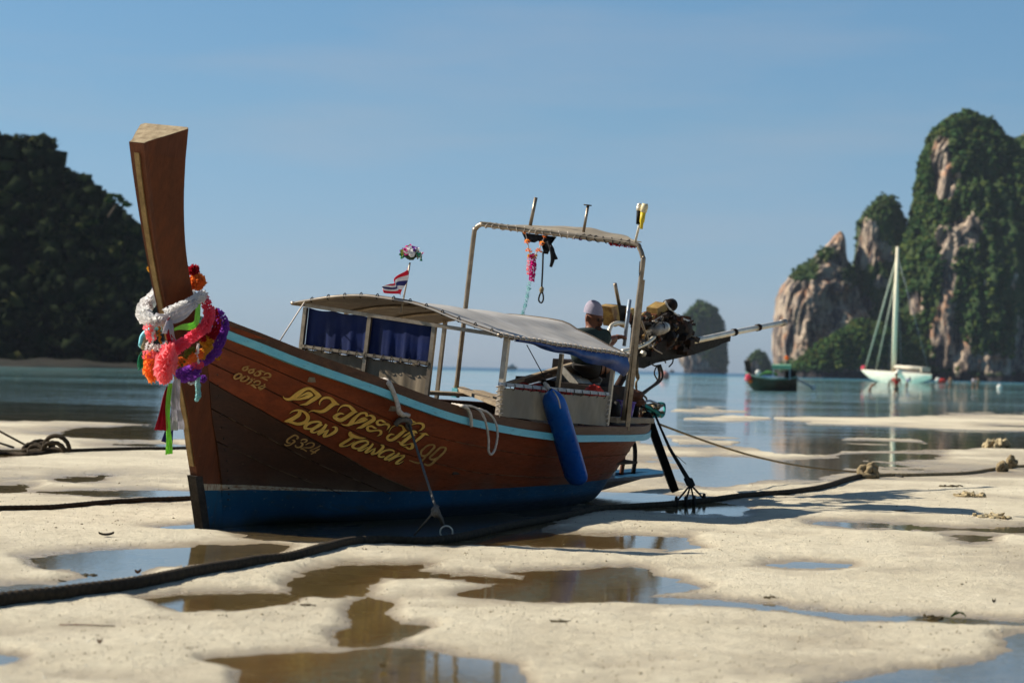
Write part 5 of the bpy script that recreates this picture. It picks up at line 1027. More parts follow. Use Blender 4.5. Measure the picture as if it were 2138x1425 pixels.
bgar('big light pink garland bunch hanging at the front', [(352, 722, .29), (352, 738, .31), (346, 758, .32), (343, 776, .32), (345, 796, .31)], [.042, .056, .066, .068, .06, .03], 'g_salmon', 14)
bgar('dark red garland between the pink and the purple', [(440, 645, .22), (450, 665, .24), (452, 685, .26), (440, 700, .28), (424, 706, .28)], .03, 'g_red', 15)
bgar('long purple garland, outermost on the right', [(452, 648, .2), (463, 664, .22), (467, 684, .24), (462, 706, .26), (452, 728, .28), (436, 746, .29), (424, 756, .29)], [.024, .034, .034, .03, .034, .028], 'g_purple', 16)
bgar('purple bunch under the orange and yellow garlands', [(412, 768, .28), (398, 778, .29), (380, 784, .29), (372, 776, .28)], [.03, .042, .04, .03], 'g_purple', 17)
bgar('orange red garland under the pink loop', [(366, 756, .28), (385, 754, .29), (402, 746, .29), (416, 738, .29)], .028, 'g_orange', 18)
bgar('yellow garland beside the purple one', [(420, 742, .29), (430, 730, .29), (438, 716, .29), (428, 712, .29)], .027, 'g_yellow', 19)
bgar('small olive green garland end below the orange one', [(370, 762, .28), (380, 756, .3), (392, 736, .29), (404, 730, .28)], .018, 'g_green', 20)
bgar('coral garland at the far left of the prow', [(318, 738, .1), (312, 755, .12), (314, 775, .12), (322, 790, .12)], [.03, .034, .04, .03], 'g_orange', 21)
bgar('short pink bunch under the white cluster on the left', [(310, 682, .08), (314, 696, .1), (318, 708, .1)], .03, 'g_salmon', 22)
bgar('flat salmon flower ring below the white bow', [(300, 740, .1), (315, 740, .14), (330, 742, .16), (345, 740, .18)], .024, 'g_salmon', 23)
bgar('white petal saucer on the left strands', [(306, 722, .1), (325, 726, .14), (345, 722, .16), (352, 716, .17)], .022, 'g_white', 24, thick=.3)
bgar('pale pink flower hanging near the purple bunch', [(402, 765, .31), (412, 764, .31), (420, 762, .31)], .026, 'g_pink', 25, thick=.2)
for lab, x, y, Yv, r, m in (('red flower head behind the prow edge', 404, 563, .1, .042, 'g_red'), ('large orange flower head on the right of the prow', 411, 589, .12, .062, 'g_orange'), ('yellow flower peeking out left of the prow', 313, 561, -.1, .022, 'g_yellow'), ('violet pompom beside the teal tassel', 424, 790, .3, .026, 'g_purple'), ('yellow tassel end on the beaded string', 455, 746, .26, .02, 'g_yellow')):
    c = B(x, y, Yv); mb = MB()
    for q in range(12): d = nrm(rng.randn(3)); ruffle(mb, [c+d*r*.15, c+d*r*.5], r*.7, r*.3, 15, 40+q, .5, .3, .05)
    solo(mb, 'flower', M[m], lab, 'flower', c-[0, 0, r], 'boat', smooth=False, group='single flowers tied to the prow')
def beads(label, pts, r, m, nb):
    P = cr([B(*p) for p in pts], 6); mb = MB(); L = np.r_[0, np.cumsum(np.linalg.norm(np.diff(P, axis=0), axis=1))]
    for s in np.linspace(0, L[-1], nb):
        c = np.array([np.interp(s, L, P[:, k]) for k in range(3)]); mb.ball(c+rng.randn(3)*.003, r*rng.uniform(.8, 1.2), 6, 4)
    solo(mb, 'bead_string', M[m], label, 'garland', P[-1], 'boat', smooth=False, group='bead and petal strings on the prow')
beads('teal and white petal tassel hanging below the purple bunch', [(413, 782, .3), (413, 800, .3), (414, 833, .3)], .018, 'g_teal', 15); beads('white bead string with yellow end on the right', [(456, 706, .25), (454, 722, .26), (455, 740, .26)], .009, 'g_white', 12)
beads('white bead string in front of the yellow garland', [(413, 720, .31), (412, 740, .31), (413, 756, .31)], .009, 'g_white', 12); beads('left cream petal strings under the white garland', [(322, 682, .12), (320, 700, .13), (318, 716, .13)], .008, 'g_white', 12)
beads('second cream petal string beside the first', [(333, 682, .14), (333, 700, .15), (336, 716, .15)], .008, 'g_yellow', 12)
beads('white bead loop under the purple bunch', [(392, 796, .3), (398, 800, .31), (406, 796, .31)], .008, 'g_white', 7)
def ribbon(label, pts, wd, m, fold=.012, seed=0):
    P = cr([B(x, y, Y) for x, y, Y in pts], 8); W_ = np.interp(np.linspace(0, 1, len(P)), np.linspace(0, 1, len(wd)), wd); g = []
    T_ = np.gradient(P, axis=0); 
    for i, (p, w_) in enumerate(zip(P, W_)):
        sd = nrm(np.cross(nrm(T_[i]), (.45, -.9, 0.05))); row = []
        sway = nrm(np.cross(T_[i], (.3, -1, 0)))*.010*math.sin(i*.22+seed+len(P)); 
        for v in np.linspace(-1, 1, 13): row.append(p+sway+sd*v*w_/2*(1+.12*math.sin(i*.35+seed))+np.array([-.3, 1, 0])*fold*math.sin(v*8+seed+i*.06)*min(1, w_*14))
        g.append(row)
    mb = MB(); mb.slab(g, .002); lo = P[P[:, 2].argmin()]; solo(mb, 'ribbon', M[m], label, 'ribbon', lo, 'boat', group='ribbons tied round the prow')
ribbon('white cloth band wrapped under the white garland', [(304, 652, -.05), (322, 664, .1), (350, 664, .2), (380, 652, .25), (404, 640, .27), (416, 632, .24)], [.04, .07, .08, .05], 'r_white', .004)
ribbon('white ribbon hanging straight down from its knot', [(352, 668, .22), (358, 690, .25), (366, 712, .26)], [.03, .035, .04], 'r_white')
ribbon('short white ribbon end beside the knot', [(348, 668, .24), (347, 684, .26), (346, 696, .26)], [.02, .04, .045], 'r_white')
ribbon('lime green sash stretched from the right down to the centre', [(418, 634, .25), (412, 660, .27), (404, 676, .27), (384, 684, .27), (364, 690, .26)], [.03, .045, .05, .035, .02], 'r_green', .004)
ribbon('dark red ribbon crossing behind the knot', [(372, 660, .2), (356, 676, .22), (352, 700, .24), (358, 722, .25)], [.05, .06, .05, .05], 'r_red')
ribbon('dark red ribbon tail flaring out at the bottom left', [(352, 806, .26), (346, 840, .25), (338, 870, .24), (333, 898, .23)], [.03, .045, .07, .085], 'r_red')
ribbon('purple ribbon tail behind the lime one, left end', [(358, 800, .24), (354, 850, .23), (350, 890, .22), (341, 922, .21)], [.03, .035, .04, .045], 'r_purple')
ribbon('purple ribbon end hanging under the white one', [(366, 810, .235), (362, 850, .225), (358, 925, .22)], [.03, .035, .04], 'r_purple')
ribbon('long lime green ribbon tail, lowest of all', [(356, 800, .28), (353, 850, .27), (351, 900, .26), (350, 948, .25)], [.03, .034, .036, .046], 'r_green', .016)
ribbon('wide pleated white ribbon tail on the right', [(370, 790, .28), (368, 830, .27), (367, 865, .26), (366, 898, .25)], [.05, .075, .09, .105], 'r_white', .014)
mb = MB()
for k in range(22):
    c = B(295+rng.randn()*3, 745+rng.rand()*18, -.2); mb.tube(cr([B(296, 735, -.2), c, c-[rng.randn()*.01, 0, .02+.03*rng.rand()]], 4), .005, 4)
solo(mb, 'twine_tuft', M['tuft'], 'frayed green twine tuft hanging left of the garlands', 'twine', B(295, 772, -.2), 'boat')

# person
def skin_obj(name, pts, edges, rad, mat, parent, sub_=2):
    me = bpy.data.meshes.new(name); V = np.array(pts, float)-np.array(parent['_base'])
    if parent.get('_frame') == 'boat': V[:, 1] *= -1
    me.from_pydata(V.tolist(), edges, []); me.materials.append(mat); o = bpy.data.objects.new(name, me); COL.objects.link(o); o.parent = parent
    me.skin_vertices.new() if False else None
    sk = o.modifiers.new('skin', 'SKIN'); sk.use_smooth_shade = True
    if not me.skin_vertices: me.attributes.new('skin', 'FLOAT', 'POINT')
    for i, r in enumerate(rad): 
        v = me.skin_vertices[0].data[i]; v.radius = (r, r) if np.isscalar(r) else r; v.use_root = (i == 0)
    ss = o.modifiers.new('subsurf', 'SUBSURF'); ss.levels = sub_; ss.render_levels = sub_
    return o
def skinned(name, chains, mat, parent, sub_=2):
    """chains: list of (points with radius); shared points are welded; first point of the first chain is the root"""
    P = []; Rr = []; Ed = []; key = {}
    for ch in chains:
        prev = None
        for p in ch:
            k = tuple(np.round(p[:3], 4))
            if k not in key: key[k] = len(P); P.append(p[:3]); Rr.append(p[3] if len(p) == 4 else (p[3], p[4]))
            i = key[k]
            if prev is not None and prev != i: Ed.append((prev, i))
            prev = i
    me = bpy.data.meshes.new(name); V = np.array(P, float)-np.array(parent['_base'])
    if parent.get('_frame') == 'boat': V[:, 1] *= -1
    me.from_pydata(V.tolist(), Ed, []); me.materials.append(mat); o = bpy.data.objects.new(name, me); COL.objects.link(o); o.parent = parent
    o.modifiers.new('skin', 'SKIN').use_smooth_shade = True
    if not len(me.skin_vertices):
        bm_ = __import__('bmesh').new(); bm_.from_mesh(me); bm_.verts.layers.skin.verify(); bm_.to_mesh(me); bm_.free()
    for i, r in enumerate(Rr):
        v = me.skin_vertices[0].data[i]; v.radius = (r, r) if np.isscalar(r) else r; v.use_root = (i == 0)
    s2 = o.modifiers.new('subsurf', 'SUBSURF'); s2.levels = sub_; s2.render_levels = sub_
    return o
Xm = 5.22
def mp(x, y, X=Xm): return BX(x, y, X)
man = thing('person', 'man in pale lilac cap and dark green shirt bending over the boat engine', 'person', mp(1225, 800, 5.15), 'boat')
hip = mp(1214, 770, 5.12); chest = mp(1230, 716, 5.18); neck = mp(1235, 692, 5.20); hd = mp(1240, 664, 5.22)
cr_ = lambda p, r: (*p, r)
shL = mp(1206, 702, 5.02); shR = mp(1262, 699, 5.36); elR = mp(1266, 722, 5.52); hdR = mp(1286, 706, 5.72); elL = mp(1236, 735, 5.1); wrL = mp(1262, 712, 5.35); hdL = mp(1290, 704, 5.6)
knL = mp(1260, 760, 5.42); ftL = mp(1226, 788, 5.30); knR = mp(1268, 764, 5.52); ftR = mp(1236, 794, 5.42)
skinned('body', [[cr_(hip, .115), cr_((hip+chest)/2, .115), cr_(chest, .12), cr_(neck, .064), cr_(neck*.62+hd*.38, .062), cr_(hd-[0, 0, .045], .078), cr_(hd+[0.005, 0, .02], .088), cr_(hd+[0, 0, .075], .06)],
  [cr_(chest, .12), cr_(shL, .058), cr_(elL, .042), cr_(wrL, .030), cr_(hdL-[.03, 0, 0], .028)], [cr_(chest, .12), cr_(shR, .058), cr_(elR, .042), cr_((elR+hdR)/2, .038), cr_(hdR, .028)],
  [cr_(hip, .115), cr_(knL, .062), cr_((knL+ftL)/2, .05), cr_(ftL, .036), cr_(ftL+[.14, 0, -.03], .03)], [cr_(hip, .115), cr_(knR, .062), cr_((knR+ftR)/2, .05), cr_(ftR, .036), cr_(ftR+[.14, 0, -.03], .03)]], M['skin'], man)
fd = nrm([-.22, .95, -.3])               # where the face looks: aft, a little to the near side and down
sdv = nrm(np.cross(fd, (0, 0, 1)))
mb = MB(); c = hd+fd*.082-[0, 0, .012]; mb.ball(c, (.020, .020, .028), 8, 6); mb.build('nose', M['skin'], man)
mb = MB(); mb.ball(hd+fd*.066-[0, 0, .058], (.028, .028, .010), 8, 5); mb.build('mouth', MAT('lips', (.12, .035, .025), None, 20), man)
mb = MB(); mb.ball(hd+fd*.040-[0, 0, .075], (.052, .052, .030), 12, 8); mb.build('stubble', MAT('stubble', (.06, .03, .018), None, 30, .9), man)
for sg in (-1, 1):
    mb = MB(); mb.ball(hd+fd*.076+sdv*.030*sg+[0, 0, .008], (.011, .011, .007), 8, 6); mb.build('eye', M['eye'], man)
    mb = MB(); mb.ball(hd+fd*.080+sdv*.030*sg+[0, 0, .024], (.018, .012, .0045), 8, 5); mb.build('eyebrow', M['hair'], man)
    mb = MB(); mb.ball(hd+sdv*.082*sg-[0, 0, .01]-fd*.01, (.018, .012, .03), 8, 6); mb.build('ear', M['skin'], man)
mb = MB(); G_c = []
for j in range(9):
    e = j/8*1.45; G_c.append([hd+[0, 0, .034]-fd*.014+(fd*math.cos(a)*.092+sdv*math.sin(a)*.084)*math.cos(e)**.8+np.array([0, 0, .115*math.sin(e)])+np.array([0, 0, 1])*(-.018*math.cos(a+math.pi)*math.cos(e)) for a in np.linspace(0, 2*math.pi, 24, endpoint=False)])
mb.grid(G_c, closed_v=True); mb.add(list(G_c[-1])+[np.mean(G_c[-1], 0)+[0, 0, .003]], [(k, (k+1) % 24, 24) for k in range(24)]); mb.build('cap', M['cap'], man)
skinned('shirt', [[cr_(hip+[0, 0, .02], .135), cr_((hip+chest)/2, .135), cr_(chest, .15), cr_(chest*.4+neck*.6, .115)], [cr_(chest, .15), cr_(shL, .085), cr_((shL*.45+elL*.55), .066)], [cr_(chest, .15), cr_(shR, .085), cr_((shR*.45+elR*.55), .066)]], M['shirt'], man)
skinned('shorts', [[cr_(hip+[0, 0, .03], .13), cr_(hip-[0, 0, .03], .132), cr_(hip*.35+knL*.65, .085)], [cr_(hip-[0, 0, .03], .132), cr_(hip*.35+knR*.65, .085)]], M['shorts'], man)
for nm, wr, dirv in (('hand', hdR, nrm(hdR-elR)), ('hand', hdL, nrm(hdL-wrL))):
    sv = nrm(np.cross(dirv, (0, 0, 1))); up = np.cross(sv, dirv); palm = wr+dirv*.045; ch = [[cr_(wr, .022), (*palm, .034, .018)]]
    for q, (o_, ln) in enumerate(((-.028, .052), (-.010, .062), (.010, .06), (.027, .048))):
        b0 = palm+sv*o_+dirv*.028; m0 = b0+dirv*ln*.55-up*.008; e0 = m0+dirv*ln*.25-up*ln*.45; ch.append([(*palm, .034, .018), cr_(b0, .0095), cr_(m0, .0085), cr_(e0, .007)])
    tb = palm-sv*.032-dirv*.012; ch.append([(*palm, .034, .018), cr_(tb, .011), cr_(tb+dirv*.03-sv*.012-up*.012, .009), cr_(tb+dirv*.05-up*.022, .008)])
    skinned(nm, ch, M['skin'], man, 1)
mb = MB(); mb.tube([wrL+nrm(hdL-wrL)*.06+np.array([0, math.cos(a)*.03, math.sin(a)*.03]) for a in np.linspace(0, 6.28, 14)], .007, 6, closed=True); mb.build('wrist_band', M['whitep'], man)

# fenders
ft = thing('blue_fender', 'long blue vinyl fender hanging over the near side of the boat', 'fender', B(1208, 1019, 1.0), 'boat')
a, b = B(1152, 822, .97), B(1207, 1008, 1.0); g = []; ax = nrm(b-a); u = nrm(np.cross(ax, (0, 1, 0))); v = np.cross(ax, u)
for k, (t_s, rr, fl) in enumerate([(-.05, .022, .4), (-.02, .05, .7), (.02, .078, .9), (.07, .094, 1), (.16, .10, 1), (.35, .10, 1), (.6, .10, 1), (.8, .10, 1), (.92, .098, 1), (.955, .088, 1), (.98, .066, 1), (.992, .03, 1)]):
    g.append([a+(b-a)*t_s+(u*math.cos(q)*rr*.75+v*math.sin(q)*rr*fl)*(1-.16*math.exp(-((math.sin((q-1.1)/2)*7)**2))*max(0, 1-t_s*1.3)-.05*math.exp(-((math.sin((q-2.4)/2)*6)**2))) for q in np.linspace(0, 2*math.pi, 28, endpoint=False)])
mb = MB(); mb.grid(g, closed_v=True, flip=True); mb.build('fender_body', M['fblue'], ft)
mb = MB(); mb.tube(cr([B(1152, 812, .95), B(1160, 822, 1.05), B(1166, 834, 1.08), B(1170, 852, 1.08)], 5), .006, 6); mb.build('cord', M['rope_w'], ft)
mb = MB(); mb.tube(cr([B(1136, 798, .87), B(1142, 806, .9), B(1148, 815, .93)], 5), [.012, .02, .012], 6); mb.build('fender_knot', M['rope_w'], ft)
ft = thing('black_fender', 'slim black rubber fender bar slanting down from the stern corner', 'fender', B(1409, 1024, .62), 'boat')
a, b = B(1350, 862, .55), B(1408, 1022, .62); mb = MB(); mb.tube([a+(b-a)*t for t in (0, .02, .05, .3, .6, .9, .985, 1)], [.03, .048, .053, .052, .052, .053, .052, .045], 4, flat=.9); mb.build('fender_body', M['black'], ft, False)
mb = MB(); mb.tube([B(1352, 862, .55), B(1346, 850, .5), B(1338, 848, .45)], .008, 6); mb.build('cord', M['rope_d'], ft)
# crate, life vests, bucket, cloth in the stern
ct = thing('plastic_crate', 'grey white open plastic crate tipped on the gear inside the boat', 'crate', B(1215, 820, .1), 'boat')
c = B(1210, 790, .15); az_ = nrm([-.25, .5, .8]); ax_ = np.array([.9, 0, -.25]); ax_ = nrm(ax_-az_*(ax_@az_)); ax = np.array([ax_, np.cross(az_, ax_), az_]); Lc, Wc, Hc = .30, .22, .13
for nm, off, sz in (('crate_floor', (0, 0, -Hc/2), (Lc, Wc, .012)), ('crate_wall', (Lc/2, 0, 0), (.014, Wc, Hc)), ('crate_wall', (-Lc/2, 0, 0), (.014, Wc, Hc)), ('crate_wall', (0, Wc/2, -.02), (Lc, .014, Hc-.04)), ('crate_wall', (0, -Wc/2, 0), (Lc, .014, Hc))):
    mb = MB(); mb.box(c+ax[0]*off[0]+ax[1]*off[1]+ax[2]*off[2], sz, ax); mb.build(nm, M['crate'], ct, False)
for k in range(6):
    mb = MB(); mb.box(c+ax[0]*(-.13+.052*k)+ax[1]*(Wc/2+.012)-ax[2]*.02, (.014, .012, Hc-.05), ax); mb.build('crate_slat', M['whitep'], ct, False)
mb = MB(); mb.box(c+ax[2]*(-.03), (.2, .17, .05), ax); solo(mb, 'white_canister', M['whitep'], 'flat white canister lying in the tipped crate', 'canister', c-ax[2]*.05, 'boat')
for lab, x, y, Yv, r in (('red life vest at the front of the row behind the side canvas', 1094, 808, .5, .07), ('second red life vest in the row behind the side canvas', 1122, 811, .5, .075), ('red life vest just right of the blue fender top', 1180, 818, .5, .06), ('red life vest at the aft end, beside the crate', 1240, 812, .5, .075)):
    mb = MB(); c0 = B(x, y, Yv)-[0, 0, .03]; mb.ball(c0, (r*1.3, r, r*.9), 14, 9, jit=.22); mb.ball(c0+[r*.9, .02, -.02], (r*.8, r*.9, r*.7), 10, 7, jit=.22); solo(mb, 'life_vest', M['red'], lab, 'life vest', c0-[0, 0, r], 'boat', smooth=False, group='red life vests heaped in the boat')
for k, (x0, y0, x1, y1, m, r) in enumerate([(1052, 803, 1205, 757, 'boards', .018), (1060, 803, 1200, 763, 'darkwood', .022), (1075, 806, 1190, 770, 'boards', .014), (1100, 806, 1170, 787, 'galv', .013), (1168, 776, 1200, 818, 'boards', .018), (1173, 772, 1173, 800, 'darkwood', .03), (1085, 800, 1150, 782, 'darkwood', .02)]):
    mb = MB(); mb.beam(B(x0, y0, -.1), B(x1, y1, .0 if k != 4 else .1), r*2, r*1.6); solo(mb, 'timber', M[m], ['long pale pole on top of the slanting bundle', 'dark square pole under the pale one in the bundle', 'thin pale pole lowest in the slanting bundle', 'grey metal pipe lying under the pole bundle', 'short plank leaning against the crate on its left', 'stubby dark post at the left of the crate', 'dark slat inside the boat by the side canvas'][k], 'timber', B(x0, y0, -.1), 'boat', smooth=False)
mb = MB(); mb.box((5.25, .05, .86), (.75, .7, .34)); mb.box((5.55, 0, 1.05), (.4, .4, .3)); solo(mb, 'engine_mount', M['grease'], 'dark block of engine mount and gear between crate and hoop leg', 'engine mount', (5.3, 0, .70), 'boat', smooth=False)
t = thing('bucket', 'purple plastic bucket standing behind the near hoop leg', 'bucket', B(1303, 873, .55), 'boat')
a, b = B(1303, 873, .55), B(1306, 838, .55); b[0] = a[0]; mb = MB(); mb.tube([a, a+(b-a)*.1, b, b+(0, 0, .004), b-[0, 0, .02], a+[0, 0, .02]], [.062, .068, .082, .076, .07, .05], 20); mb.build('bucket_body', M['purple'], t)
mb = MB(); mb.tube([b+np.array([math.cos(q)*.083, math.sin(q)*.083, 0]) for q in np.linspace(0, 6.28, 18)], .006, 6, closed=True); mb.build('bucket_rim', M['purple'], t)
mb = MB(); c0 = B(1318, 828, .35)
for k in range(7): mb.ball(c0+rng.randn(3)*[.07, .05, .03], (.09, .07, .05), 12, 8, jit=.3)
solo(mb, 'cloth_heap', M['browncloth'], 'crumpled dark brown cloth heaped on the stern boards', 'cloth', c0-[0, 0, .09], 'boat')
for k, (lab, x, y, Yv, m) in enumerate([('black round can on the stern boards right of the bucket', 1322, 868, .4, 'black'), ('dark bottle with white cap standing left of the bucket', 1284, 868, .6, 'hose'), ('rusty tin between the black can and the stern rail', 1336, 868, .3, 'rust')]):
    a = B(x, y+6, Yv); mb = MB(); mb.tube([a, a+[0, 0, .1], a+[0, 0, .12], a+[0, 0, .15]], [.045, .045, .03, .02], 12); solo(mb, 'can', M[m], lab, 'can', a, 'boat')
# green and cyan rope heap on the stern quarter
t = thing('rope_heap', 'tangle of green and pale ropes piled on the stern beam', 'rope', B(1360, 868, .2), 'boat')
for k in range(9):
    P = [B(rng.uniform(1338, 1386), rng.uniform(842, 872), rng.uniform(-.1, .4)) for _ in range(6)]; mb = MB(); mb.tube(cr(P, 6), .010 if k % 2 else .014, 6); mb.build('rope_strand', [MAT('teal_rope', (.03, .28, .25), None, 30, .9), M['rope_s'], M['rope_g']][k % 3], t)
mb = MB(); mb.tube(cr([B(1318, 848, .3), B(1338, 842, .3), B(1355, 836, .3), B(1372, 842, .3)], 5), .012, 6); mb.build('blue_hose', M['galv'], t)
mb = MB(); mb.tube([B(1350, 846, .2), B(1374, 842, .2), B(1378, 846, .2)], .014, 6); mb.build('dark_cleat', M['black'], t)
mb = MB(); mb.tube(cr([B(1342, 848, .3), B(1350, 833, .3), B(1342, 824, .3)], 5), .01, 6); mb.build('rope_strand', M['rope_g'], t)
# white rope loops over the near rail, and the bow line to the ring
t = thing('rail_rope', 'white rope looped twice over the near gunwale, one loop hanging long', 'rope', B(1027, 947, .93), 'boat')
mb = MB(); mb.tube(cr([B(944, 844, .72), B(958, 846, .80), B(968, 848, .86), B(978, 855, .86), B(983, 872, .86), B(984, 890, .86)], 6), .013, 7, lobes=3, depth=.2, twist=180); mb.build('rope_strand', M['rope_w'], t)
mb = MB(); mb.tube(cr([B(960, 846, .8), B(985, 848, .84), B(1003, 858, .9), B(1014, 880, .93), B(1020, 915, .93), B(1020, 940, .93), B(1026, 948, .93), B(1034, 935, .93), B(1039, 905, .93), B(1034, 880, .9), B(1020, 862, .88), B(1000, 853, .84)], 6), .009, 7, lobes=3, depth=.2, twist=180); mb.build('rope_strand', M['rope_w'], t)
ringc = W2B(G(932, 1110, .0))
t = thing('mooring_line', 'grey line from the near gunwale down to a steel ring on the sand', 'rope', ringc, 'boat')
nq = onhull(843, 862, .03)
mb = MB(); mb.tube(cr([B(795, 793, .56), B(808, 797, .64), B(820, 815, .68), B(828, 838, .70), B(836, 862, .72), nq+[0, .02, 0]], 6), [.018, .022, .016, .016, .02, .014], 8, lobes=3, depth=.25, twist=150); mb.build('rope_end', M['rope_w'], t)
mb = MB(); mb.tube(cr([onhull(822, 884, .02), onhull(828, 874, .03), onhull(838, 871, .035), onhull(850, 876, .03), onhull(846, 884, .03), onhull(852, 892, .02)], 6), .020, 8); mb.build('hitch', M['rope_g'], t)
e0 = W2B(gnd(911, 1062, .22)); mb = MB(); mb.tube([onhull(848, 882, .03), onhull(848, 882, .03)*.5+e0*.5, e0], .0085, 7, lobes=3, depth=.2, twist=200); mb.build('line', M['rope_g'], t)
e1 = W2B(gnd(926, 1098, .055)); mb = MB(); mb.tube(cr([e0+[0, 0, .02], e0-[.01, 0, .02], e0*.6+e1*.4, e1], 5), [.016, .03, .016, .013], 8, lobes=3, depth=.3, twist=120); mb.build('line_knot', M['rope_g'], t)
mb = MB(); mb.tube([e0, W2B(gnd(865, 1116, .02))], .007, 6); mb.build('line', M['rope_g'], t)
c0 = W2B(gnd(932, 1110, .035)); mb = MB(); mb.tube([c0+(BM@np.array([.041*math.cos(q), -.01*math.sin(q), .041*math.sin(q)])) for q in np.linspace(0, 2*math.pi, 28, endpoint=False)], .0055, 8, closed=True); mb.build('steel_ring', M['silver'], t)

# ropes lying on the flat
def sandrope(name, label, pts, r, mat, lift=.6, lob=3, grp=None, n=10, cat='rope'):
    P = []
    for q in cr([(p[0], p[1]) for p in pts], n):
        g_ = gnd(q[0], q[1], .014); P.append([g_[0], g_[1], max(gz(g_[0], g_[1]), 0)])
    P = np.array(P); 
    for _ in range(6): P[1:-1, 2] = (P[:-2, 2]+P[1:-1, 2]*2+P[2:, 2])/4
    for _ in range(2): P[1:-1, :2] = (P[:-2, :2]+P[1:-1, :2]*2+P[2:, :2])/4
    P[:, 2] += (r if np.isscalar(r) else np.interp(np.linspace(0, 1, len(P)), np.linspace(0, 1, len(r)), r))*lift
    mb = MB(); mb.tube(cr(P, 9), r, 18, lobes=lob, depth=.09, twist=40); return solo(mb, name, mat, label, cat, P[0], group=grp)
sandrope('thick_rope', 'thick brown mooring rope snaking across the whole foreground sand', [(-260, 1300), (-100, 1283), (0, 1268), (130, 1252), (300, 1228), (420, 1204), (520, 1184), (640, 1165), (720, 1142), (790, 1132), (880, 1131), (960, 1122), (1060, 1100), (1180, 1078), (1250, 1064), (1340, 1056), (1400, 1052), (1500, 1043), (1600, 1035), (1700, 1025), (1760, 1008), (1800, 996)], [.036, .034, .031, .028, .026, .025, .024, .026, .030], M['rope_b'], .75)
sandrope('thick_rope', 'sandy mooring rope running right from the big knot to the frame edge', [(1812, 996), (1850, 994), (1900, 994), (1960, 992), (2020, 988), (2060, 982), (2110, 976), (2180, 974), (2300, 972)], [.022, .02, .02, .02], M['rope_s'], .8)
def knot(name, label, x, y, R, r, seed, m='rope_s', n=4, up=.5):
    rs = np.random.RandomState(seed); c = G(x, y); c[2] = max(c[2], 0)+R*up; t = thing(name, label, 'knot', c-[0, 0, R*up], 'world', 'knots in the mooring ropes')
    for k in range(n):
        u = nrm(rs.randn(3)); v = nrm(np.cross(u, rs.randn(3))); off = rs.randn(3)*R*.25*[1.3, 1, .5]; Rk = R*rs.uniform(.45, .8)
        P = [c+off+(u*math.cos(a)+v*math.sin(a)*.8)*Rk+np.array([0, 0, rs.randn()*.004]) for a in np.linspace(0, 2*math.pi, 14, endpoint=False)]
        for p in P: p[2] = max(p[2], c[2]-R*up+r*.7)
        mb = MB(); mb.tube(cr(P, 3, True), r, 10, closed=True, lobes=3, depth=.22, twist=34); mb.build('knot_loop', M[m], t)
knot('rope_knot', 'biggest sandy knot, where the stern line meets the thick rope', 1812, 998, .115, .032, 3, n=6)
knot('rope_knot', 'upright knot on the rope close to the right frame edge', 2112, 978, .085, .026, 5, n=4, up=.9)
knot('rope_knot', 'knot just left of the upright one near the right frame edge', 2092, 984, .07, .025, 8, n=4, up=.6)
t = thing('coiled_rope', 'dark coiled rope heap with a standing loop on the left sand', 'rope', G(92, 946))
for k, (x, y, R) in enumerate([(66, 944, .10), (82, 942, .13), (94, 943, .10), (112, 944, .12), (118, 942, .16), (75, 946, .09)]):
    c = G(x, y+2); P = [c+np.array([R*math.cos(a), R*.5*math.sin(a+k), .035+R*(.75 if k != 4 else 1.0)*max(0, math.sin(a))]) for a in np.linspace(0, 2*math.pi, 16, endpoint=False)]
    mb = MB(); mb.tube(cr(P, 3, True), .026, 8, closed=True, lobes=3, depth=.2, twist=34); mb.build('rope_coil', M['rope_b'], t)
sandrope('thin_rope', 'dark rope running along the sand on both sides of the coiled heap', [(-200, 950), (0, 946), (60, 949), (130, 945), (230, 941), (300, 940), (385, 939), (470, 937)], .022, M['rope_b'], .8)
sandrope('thin_rope', 'dark straight rope crossing the left sand towards the prow foot', [(-220, 1082), (0, 1069), (130, 1062), (250, 1052), (330, 1048), (440, 1043)], .02, M['rope_b'], .8)
for lab, p0, p1 in (('upper slack line rising out of the frame from the coiled heap', (60, 941), (-140, 800)), ('lower slack line rising out of the frame left of the coiled heap', (28, 942), (-160, 850))):
    a = G(*p0); b = at(p1[0], p1[1], a[1]+1.5); mb = MB(); mb.tube([a+[0, 0, .05], (a+b)/2-[0, 0, .05], b], .013, 6); solo(mb, 'slack_line', M['rope_b'], lab, 'rope', a)
# stern lines
A0 = B2W(B(1366, 862, .3)); K1 = gnd(1437, 1000, .2); t = thing('stern_bridle', 'dark bridle line with a wrapped knot spreading to the thick rope', 'rope', G(1440, 1042))
mb = MB(); mb.tube([A0, A0*.5+B2W(B(1398, 935, .62))*.5, B2W(B(1398, 935, .62)), K1], [.011, .011, .014, .02], 8, lobes=3, depth=.2, twist=120); mb.build('line', M['rope_d'], t)
mb = MB(); dk = nrm(gnd(1444, 1016, .14)-K1)
for k in range(6): c = K1+dk*.018*k; mb.tube([c+np.array([.032*math.cos(a), .032*math.sin(a)*.8, .008*math.sin(a)]) for a in np.linspace(0, 6.28, 12)], .009, 6, closed=True)
mb.build('knot_wraps', M['rope_d'], t)
for x, y in ((1412, 1047), (1432, 1046), (1449, 1046), (1470, 1041)):
    mb = MB(); mb.tube([K1+dk*.09, G(x, y, .02)], .0085, 6); mb.build('line', M['rope_d'], t)
    mb = MB(); c = G(x, y, .03); mb.tube([c+np.array([.0, .04*math.cos(a), .04*math.sin(a)]) for a in np.linspace(0, 6.28, 12)], .012, 6, closed=True); mb.build('hitch', M['rope_d'], t)
